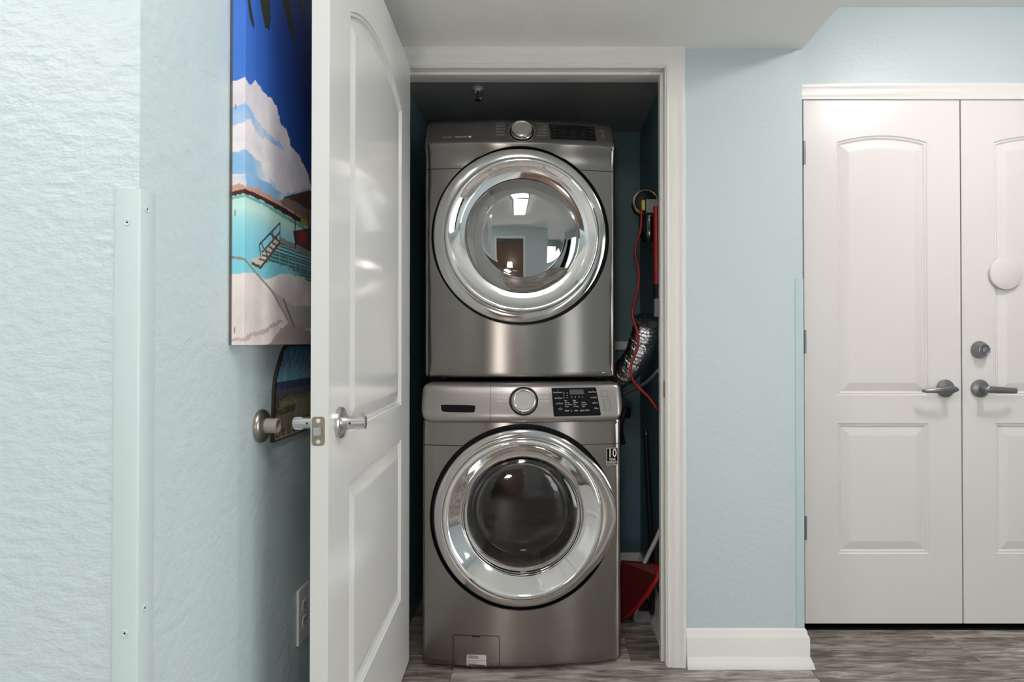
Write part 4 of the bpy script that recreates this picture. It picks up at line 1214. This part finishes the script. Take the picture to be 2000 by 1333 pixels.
# ---- welcome sign
SY0, SY1, SZ0, SZ1 = 1.367, 1.80, 0.901, 1.1105
sign = empty('welcome_sign', (XL, 1.58, SZ0))
tag(sign, 'weathered wooden welcome sign with beach scene hanging below the canvas print', 'sign')
outl = [(SY0, SZ0), (SY1, SZ0), (SY1, SZ1), (1.436, SZ1), (1.418, 1.096), (1.396, 1.066), (1.380, 1.040), (1.3735, 1.010), (1.372, 0.98), (1.369, 0.94)]
MB().prism([(u - 1.58, v - SZ0) for u, v in outl], lambda u, v, a: (a, u, v), 0.0004, 0.0062).build('board', 'wood_edge', sign)
ay = np.linspace(SY0, SY1, 120); az = np.linspace(SZ0, SZ1, 70)
A, Z = np.meshgrid(ay, az, indexing='ij'); n1 = fbm(A, Z, 30, 11); n2 = fbm(A, Z, 110, 12); n4 = fbm(A, Z, 60, 13, sx=0.15)
img = np.zeros(A.shape + (3,))
img[:] = np.array([46, 96, 150]); tz_ = np.clip((Z - 1.03) / 0.08, 0, 1)[..., None]
img = img * tz_ + (1 - tz_) * np.array([120, 168, 190])
mixc(img, Z < 1.030, (52, 72, 112)); mixc(img, (Z < 1.012) , (96, 92, 104))
mixc(img, (Z < 1.000 - 0.01 * n1), (126, 118, 104)); mixc(img, (Z < 0.985), (150, 140, 112))
mixc(img, (Z < 0.985 + 0.02 * n1) & (Z > 0.935 - 0.02 * n2) & (A < 1.475 + 0.02 * n2) & (n4 > 0.40), (70, 64, 52), 0.8)
mixc(img, Z < 0.945 + 0.02 * n1, (158, 142, 112), 0.7)
img *= (0.82 + 0.36 * n2[..., None])
jag = 0.0035 + 0.0035 * n2
lim = np.interp(Z, [p[1] for p in sorted(outl[3:] + [outl[0]], key=lambda q: q[1])], [p[0] for p in sorted(outl[3:] + [outl[0]], key=lambda q: q[1])])
keep = A > lim + jag
cols = LIN(np.clip(img, 0, 255))
vid = {}; verts = []; vc = []; faces = []
def vget(i, j):
    if (i, j) not in vid:
        vid[(i, j)] = len(verts); verts.append((0.0068, ay[i] - 1.58, az[j] - SZ0)); vc.append(list(cols[i, j]) + [1])
    return vid[(i, j)]
for i in range(len(ay) - 1):
    for j in range(1, len(az) - 2):
        if keep[i, j] and keep[i, j + 1]: faces.append((vget(i, j), vget(i + 1, j), vget(i + 1, j + 1), vget(i, j + 1)))
me = bpy.data.meshes.new('sign_print'); me.from_pydata(verts, [], faces); me.update()
ca = me.color_attributes.new('Col', 'FLOAT_COLOR', 'POINT'); ca.data.foreach_set('color', np.array(vc, np.float32).ravel()); me.materials.append(M['signprint'])
so = bpy.data.objects.new('sign_print', me); COL.objects.link(so); so.parent = sign
mb = MB()
v, f = text2d('Welcome', 0.088, 'LEFT', -0.0020); mb.add([(0.0072, 1.412 - 1.58 + a * 0.92 + 0.22 * b, 1.0675 - SZ0 + b) for a, b in v], f)
v, f = text2d('Life is better', 0.036, 'LEFT'); mb2 = MB().add([(0.0072, 1.378 - 1.58 + a, 0.920 - SZ0 + b) for a, b in v], f)
mb.build('lettering', 'print_grey', sign); mb2.build('lettering', 'wood_edge', sign)

# ---- wall door stop
stop = empty('door_stop', (XL, 1.318, 0.944))
tag(stop, 'round metal wall door stop with rubber tip behind the open door', 'door stop')
MB().lathe([(0, 0.0003), (0.0335, 0.0003), (0.0345, 0.003), (0.0335, 0.008), (0.030, 0.012), (0.024, 0.014), (0.017, 0.0145), (0, 0.0145)], lambda a, b, t: (t, a, b), 40).build('flange', 'stop', stop, auto=40)
MB().lathe([(0.0155, 0.014), (0.0155, 0.037), (0.0148, 0.039), (0.012, 0.039), (0.0115, 0.034), (0, 0.033)], lambda a, b, t: (t, a, b), 32).build('rubber_tip', 'rubber', stop, auto=40)

# ---- outlet
outl_ = empty('wall_outlet', (XL, 1.551, 0.459))
tag(outl_, 'white duplex wall outlet low on the left wall behind the door', 'outlet')
MB().cbox(0.0003, 0.0068, -0.0375, 0.0375, -0.066, 0.066, 0.0025).build('cover_plate', 'outlet', outl_)
for dz in (-0.0195, 0.0195):
    rcp = MB().prism(rrect(0, dz, 0.033, 0.028, 0.012), lambda u, v, a: (a, u, v), 0.006, 0.0082).build('receptacle', 'outlet', outl_)
    mbs = MB()
    for dy in (-0.0065, 0.0065): mbs.box(0.0078, 0.0085, dy - 0.0013, dy + 0.0013, dz - 0.002, dz + 0.008)
    mbs.lathe([(0, 0.0085), (0.0026, 0.0085), (0.0026, 0.0078)], lambda a, b, t: (t, a, dz - 0.008 + b), 12)
    mbs.build('slot', 'black', rcp)
MB().lathe([(0, 0.0078), (0.003, 0.0074), (0.003, 0.006)], lambda a, b, t: (t, a, b), 14).build('screw', 'nickel', outl_)

# ---- corner guards
def guard(name, x, y, sx, leg1, leg2, z0, z1, m, label, screws):
    """L profile on the outside corner at (x, y): leg1 along -sx on the front face, leg2 along +y on the side face"""
    g = empty(name, (x, y, z0)); t = 0.0022; r = 0.003
    P = [(-sx * leg1, -0.0003), (-sx * leg1, -t * 0.7), (-sx * (leg1 - 0.0015), -t)]
    for i in range(7):
        a = i / 6 * PI / 2
        P.append((sx * (t - r + r * math.sin(a)), -t + r - r * math.cos(a)))
    P += [(sx * t, leg2 - 0.0015), (sx * t * 0.7, leg2), (sx * 0.0003, leg2), (sx * 0.0003, -0.0003)]
    if sx < 0: P = P[::-1]
    MB().prism(P, lambda u, v, a: (u, v, a), 0, z1 - z0).build('profile', m, g, auto=35)
    for (face, d, z) in screws:
        pr = [(0, 0.0002), (0.0012, 0.0001), (0.0016, 0.0006), (0.0042, 0.0011), (0.0046, 0.0006), (0.0046, -0.0008)]
        if face == 0: fn = lambda a, b, q: (-sx * d + a, -t - q, z - z0 + b)
        else: fn = lambda a, b, q: (sx * (t + q), d + a, z - z0 + b)
        s_ = MB().lathe(pr, fn, 18).build('screw', m, g, auto=40)
        if face == 0: fn2 = lambda u, v, q: (-sx * d + u, -t - q, z - z0 + v)
        else: fn2 = lambda u, v, q: (sx * (t + q), d + u, z - z0 + v)
        MB().prism([(-0.0017, -0.0004), (-0.0004, -0.0004), (-0.0004, -0.0017), (0.0004, -0.0017), (0.0004, -0.0004), (0.0017, -0.0004), (0.0017, 0.0004), (0.0004, 0.0004), (0.0004, 0.0017), (-0.0004, 0.0017), (-0.0004, 0.0004), (-0.0017, 0.0004)],
                   fn2, 0.0003, 0.0008).build('screw_recess', 'dark', s_)
    tag(g, label, 'corner guard')
    return g
guard('corner_guard', XL, YN, 1, 0.035, 0.036, 0.001, 1.342, 'guard', 'pale blue plastic guard on the near corner of the left wall', [(0, 0.0160, 1.2926), (1, 0.0142, 1.315), (0, 0.0160, 0.697), (1, 0.0142, 0.727)])
guard('corner_guard', XR, YW, 1, 0.027, 0.027, 0.1305, 1.335, 'guard_r', 'thin blue corner guard on the wall corner beside the entry doors', [])

# ================================================================== CLOSET THINGS
# sprinkler
spk = empty('fire_sprinkler', (-0.262, 2.46, CZ))
tag(spk, 'small metal fire sprinkler head hanging from the closet ceiling', 'sprinkler')
MB().lathe([(0.022, -0.0004), (0.022, -0.003), (0.012, -0.006), (0.010, -0.012), (0, -0.012)], lambda a, b, t: (a, b, t), 24).build('escutcheon', 'whiteplastic', spk, auto=40)
MB().tube(catmull([(-0.004, 0, -0.011), (-0.0125, 0, -0.018), (-0.0135, 0, -0.030), (-0.010, 0, -0.042), (0, 0, -0.046), (0.010, 0, -0.042), (0.0135, 0, -0.030), (0.0125, 0, -0.018), (0.004, 0, -0.011)], 5), 0.0026, 8).build('frame_arms', 'nickel', spk, smooth=True)
MB().tube([(0, 0, -0.012), (0, 0, -0.044)], 0.002, 8).build('bulb', 'black', spk)
MB().lathe([(0, -0.047), (0.012, -0.047), (0.0125, -0.049), (0, -0.050)], lambda a, b, t: (a, b, t), 20).build('deflector', 'nickel', spk)

# cordless vacuum
vac = empty('stick_vacuum', (0.392, 2.48, 1.662))
tag(vac, 'dark stick vacuum with brass-ringed motor and red wand hanging on the closet wall', 'vacuum')
MB().lathe([(0, 0.055), (0.040, 0.055), (0.049, 0.045), (0.0495, 0.0), (0.046, -0.012), (0.036, -0.018), (0, -0.019)], lambda a, b, t: (a, t, b), 40).build('motor_housing', 'black', vac, auto=40)
for rr_, yy in ((0.0492, -0.004), (0.0452, -0.0128)):
    mbr = MB(); mbr.tube([(rr_ * math.cos(2 * PI * i / 48), yy, rr_ * math.sin(2 * PI * i / 48)) for i in range(49)], 0.0012, 8, cap=False); mbr.build('brass_ring', 'brass', vac, smooth=True)
MB().cbox(-0.002, 0.044, -0.034, -0.020, -0.046, 0.006, 0.002).build('battery_label', 'greyplastic', vac)
MB().cbox(-0.019, -0.006, -0.030, -0.018, -0.036, 0.004, 0.002).build('switch', 'yellow', vac)
MB().lathe([(0, -0.05), (0.029, -0.052), (0.032, -0.07), (0.032, -0.135), (0.026, -0.152), (0, -0.155)], lambda a, b, t: (0.014 + a, b * 1.0 - 0.005, t), 32).build('dust_bin', 'bin', vac, smooth=True)
MB().tube(catmull([(-0.018, 0, -0.045), (-0.022, 0, -0.09), (-0.012, 0, -0.14), (0.010, 0, -0.175), (0.03, 0, -0.19)], 6), 0.0045, 8).build('bin_frame', 'black', vac, smooth=True)
MB().tube([(0.030, -0.07, -0.03), (0.030, -0.08, -0.327)], 0.0115, 14).build('wand', 'red', vac, auto=40)
MB().tube([(0.030, -0.08, -0.327), (0.030, -0.081, -0.382)], 0.0135, 14).build('wand_coupling', 'black', vac, auto=40)
MB().tube([(0.030, -0.081, -0.382), (0.030, -0.083, -0.45)], 0.0115, 14).build('wand', 'greyplastic', vac, auto=40)

def hang(name, mb, m, label, cat, **k_):
    o = mb.build(name, m, None, **k_); tag(o, label, cat); return o
cord = catmull([(0.372, 2.45, 1.63), (0.3685, 2.45, 1.5507), (0.3477, 2.45, 1.4677), (0.3611, 2.44, 1.3758), (0.3474, 2.42, 1.2917), (0.3277, 2.39, 1.2202), (0.3433, 2.365, 1.1505), (0.3411, 2.35, 1.0954), (0.317, 2.345, 1.0311), (0.3196, 2.345, 0.9838), (0.3455, 2.345, 0.9479), (0.3812, 2.34, 0.9124), (0.4124, 2.335, 0.8677)], 8)
hang('power_cord', MB().tube(cord, 0.0052, 10), 'redcord', 'red power cord dangling between the dryer and the door jamb', 'cord', smooth=True)
dpts = catmull([(0.292, 2.90, 0.93), (0.305, 2.78, 0.955), (0.335, 2.64, 0.995), (0.365, 2.52, 1.06), (0.383, 2.44, 1.14), (0.388, 2.40, 1.20)], 26)
rad = [0.050 + 0.0042 * math.sin(i * PI * 0.5) + random.uniform(-0.0018, 0.0018) for i in range(len(dpts))]
hang('foil_duct', MB().tube(dpts, rad, 28), 'foil', 'shiny crinkled foil dryer duct curving out behind the machines', 'duct', auto=25)
hang('drain_hose', MB().tube(catmull([(0.352, 2.70, 0.80), (0.345, 2.64, 0.83), (0.325, 2.58, 0.84), (0.305, 2.58, 0.77), (0.318, 2.60, 0.70)], 8), 0.011, 12), 'black', 'black rubber hose drooping beside the washer', 'hose', smooth=True)
hang('water_hose', MB().tube(catmull([(0.30, 2.86, 0.86), (0.345, 2.66, 0.905), (0.395, 2.50, 0.955), (0.428, 2.40, 1.01)], 8), 0.007, 10), 'greyplastic', 'thin grey hose running under the foil duct', 'hose', smooth=True)

br = empty('broom', (0.425, 2.50, 0.0))
tag(br, 'broom with black handle leaning in the closet corner beside the washer', 'broom')
MB().tube([(-0.006, 0, 0.06), (-0.007, 0, 0.28), (-0.029, 0, 0.74), (-0.030, 0, 0.765), (-0.0305, 0, 0.776)], [0.0105, 0.0105, 0.0105, 0.0102, 0.005], 14).build('handle', 'black', br, auto=40)
MB().lathe([(0, 0), (0.0035, 0), (0.0035, 0.001), (0, 0.001)], lambda a, b, t: (-0.0296 + a, -0.0112 + t, 0.757 + b * 1.5), 12).build('hanging_hole', 'greyplastic', br)
MB().cbox(-0.075, -0.003, 0.03, 0.06, 0.045, 0.075, 0.004).cbox(-0.016, 0.001, -0.012, 0.04, 0.05, 0.07, 0.003).build('head', 'black', br)
MB().cbox(-0.074, -0.004, 0.033, 0.057, 0.0006, 0.046, 0.002).build('bristles', 'greyplastic', br)

mop = hang('mop_stick', MB().tube([(0.356, 2.535, 0.012), (0.385, 2.462, 0.266), (0.4268, 2.398, 0.392), (0.432, 2.39, 0.41)], 0.0085, 12), 'whiteplastic', 'thin white stick leaning behind the red dustpan', 'stick', smooth=True)

dp = empty('dustpan', (0.37, 2.45, 0.0))
tag(dp, 'red plastic dustpan tilted on the closet floor beside the washer', 'dustpan')
# tilted shell: lip on the floor at the left, rim rising to the right
q = [Vector((-0.075, 0.075, 0.004)), Vector((0.060, -0.045, 0.232)), Vector((0.060, -0.010, 0.262)), Vector((-0.072, 0.020, 0.262)), Vector((-0.085, 0.09, 0.10))]
back = [v_ + Vector((0.0, 0.022, 0.0)) for v_ in q]
vs = [tuple(v_) for v_ in q + back]
MB().add(vs, [(0, 1, 2, 3, 4), (9, 8, 7, 6, 5)] + [(i, (i + 1) % 5, 5 + (i + 1) % 5, 5 + i) for i in range(5)]).build('pan', 'dark_red', dp)
MB().tube([tuple(q[0] + Vector((0, -0.004, 0.006))), (-0.02, 0.02, 0.085), (0.02, -0.02, 0.155), tuple(q[1] + Vector((-0.004, -0.004, 0))), tuple(q[2] + Vector((-0.004, -0.006, 0)))], [0.008, 0.009, 0.010, 0.011, 0.011], 10).build('rim', 'red', dp, smooth=True)
bb = empty('scrub_brush', (0.385, 2.60, 0.0))
tag(bb, 'blue scrub brush on the closet floor behind the red dustpan', 'brush')
MB().cbox(-0.05, 0.03, -0.02, 0.02, 0.03, 0.085, 0.006).build('block', 'blue', bb)
MB().cbox(-0.046, 0.026, -0.016, 0.016, 0.0006, 0.031, 0.002).build('bristles', 'blue', bb)

# ================================================================== CEILING LAMPS (hall and entry fixtures, plus one added fill lamp)
def panel_lamp(loc, sx, sy, strength, col, label):
    g = empty('ceiling_light', loc)
    tag(g, label, 'ceiling light')
    MB().cbox(-sx / 2, sx / 2, -sy / 2, sy / 2, -0.035, -0.0005, 0.004).build('housing', 'trim', g)
    MB().box(-sx / 2 + 0.012, sx / 2 - 0.012, -sy / 2 + 0.012, sy / 2 - 0.012, -0.048, -0.0355).build('diffuser', emis('lamp_panel_glow', col, strength), g)
    return g
def round_lamp(loc, r, strength, col, label):
    g = empty('ceiling_light', loc)
    tag(g, label, 'ceiling light')
    MB().lathe([(0, -0.0005), (r, -0.0005), (r, -0.02), (r * 0.96, -0.024), (0, -0.024)], lambda a, b, t: (a, b, t), 40).build('base', 'nickel', g, auto=40)
    MB().lathe([(r * 0.94, -0.0245), (r * 0.90, -0.045), (r * 0.75, -0.062), (r * 0.5, -0.072), (0, -0.077)], lambda a, b, t: (a, b, t), 40).build('shade', emis('lamp_dome_glow', col, strength), g, smooth=True)
    return g
panel_lamp((-0.02, 0.18, ZC), 0.30, 0.95, LAMP_HALL, (1.0, 0.96, 0.93, 1), 'rectangular ceiling light over the hall')
round_lamp((1.62, 1.60, ZC), 0.12, LAMP_FOYER, (1.0, 0.93, 0.92, 1), 'round ceiling light in front of the entry doors')
round_lamp((-1.9, -0.5, ZC), 0.15, LAMP_SIDE_FILL, (1.0, 0.95, 0.92, 1), 'added unseen round fill light in the side passage')  # added lamp, out of view, brightens the near left wall

# unseen console table and table lamp, added behind the camera for fill light
ct = empty('fill_lamp_table', (-0.45, -2.72, 0.0))
tag(ct, 'added unseen brown console table carrying the fill lamp', 'table')
MB().cbox(-0.40, 0.40, -0.17, 0.17, 0.70, 0.73, 0.004).build('tabletop', 'wood_brown', ct)
for sx in (-1, 1):
    for sy in (-1, 1): MB().cbox(sx * 0.37 - 0.02, sx * 0.37 + 0.02, sy * 0.14 - 0.02, sy * 0.14 + 0.02, 0.0008, 0.70, 0.003).build('leg', 'wood_brown', ct)
tl = empty('fill_table_lamp', (-0.45, -2.72, 0.7305))
tag(tl, 'added unseen table lamp with pale drum shade, for fill light', 'lamp')
MB().lathe([(0, 0.0), (0.07, 0.0), (0.07, 0.012), (0.03, 0.02), (0.014, 0.05), (0.014, 0.16), (0, 0.16)], lambda a, b, t: (a, b, t), 32).build('base', 'nickel', tl, auto=40)
MB().lathe([(0, 0.165), (0.13, 0.165), (0.105, 0.39), (0, 0.39)], lambda a, b, t: (a, b, t), 32).build('shade', emis('fill_lamp_glow', (1.0, 0.93, 0.86, 1), LAMP_TABLE_FILL), tl, auto=40)

# unseen brown wardrobe, added to darken the cased opening in reflections
wd = empty('wardrobe', (-0.55, -4.62, 0.0))
tag(wd, 'added unseen brown wardrobe that darkens the reflected opening', 'wardrobe')
MB().cbox(-0.9, 0.9, -0.27, 0.26, 0.0008, 2.2, 0.004).build('carcass', 'wood_brown', wd)
for i in range(3):
    dd = MB().cbox(-0.89 + i * 0.595, -0.89 + i * 0.595 + 0.585, 0.2605, 0.28, 0.05, 2.18, 0.004).build('wardrobe_door', 'wood_brown', wd)
    MB().tube([(-0.84 + i * 0.595, 0.295, 1.0), (-0.84 + i * 0.595, 0.295, 1.15)], 0.006, 8).build('pull', 'nickel', dd)
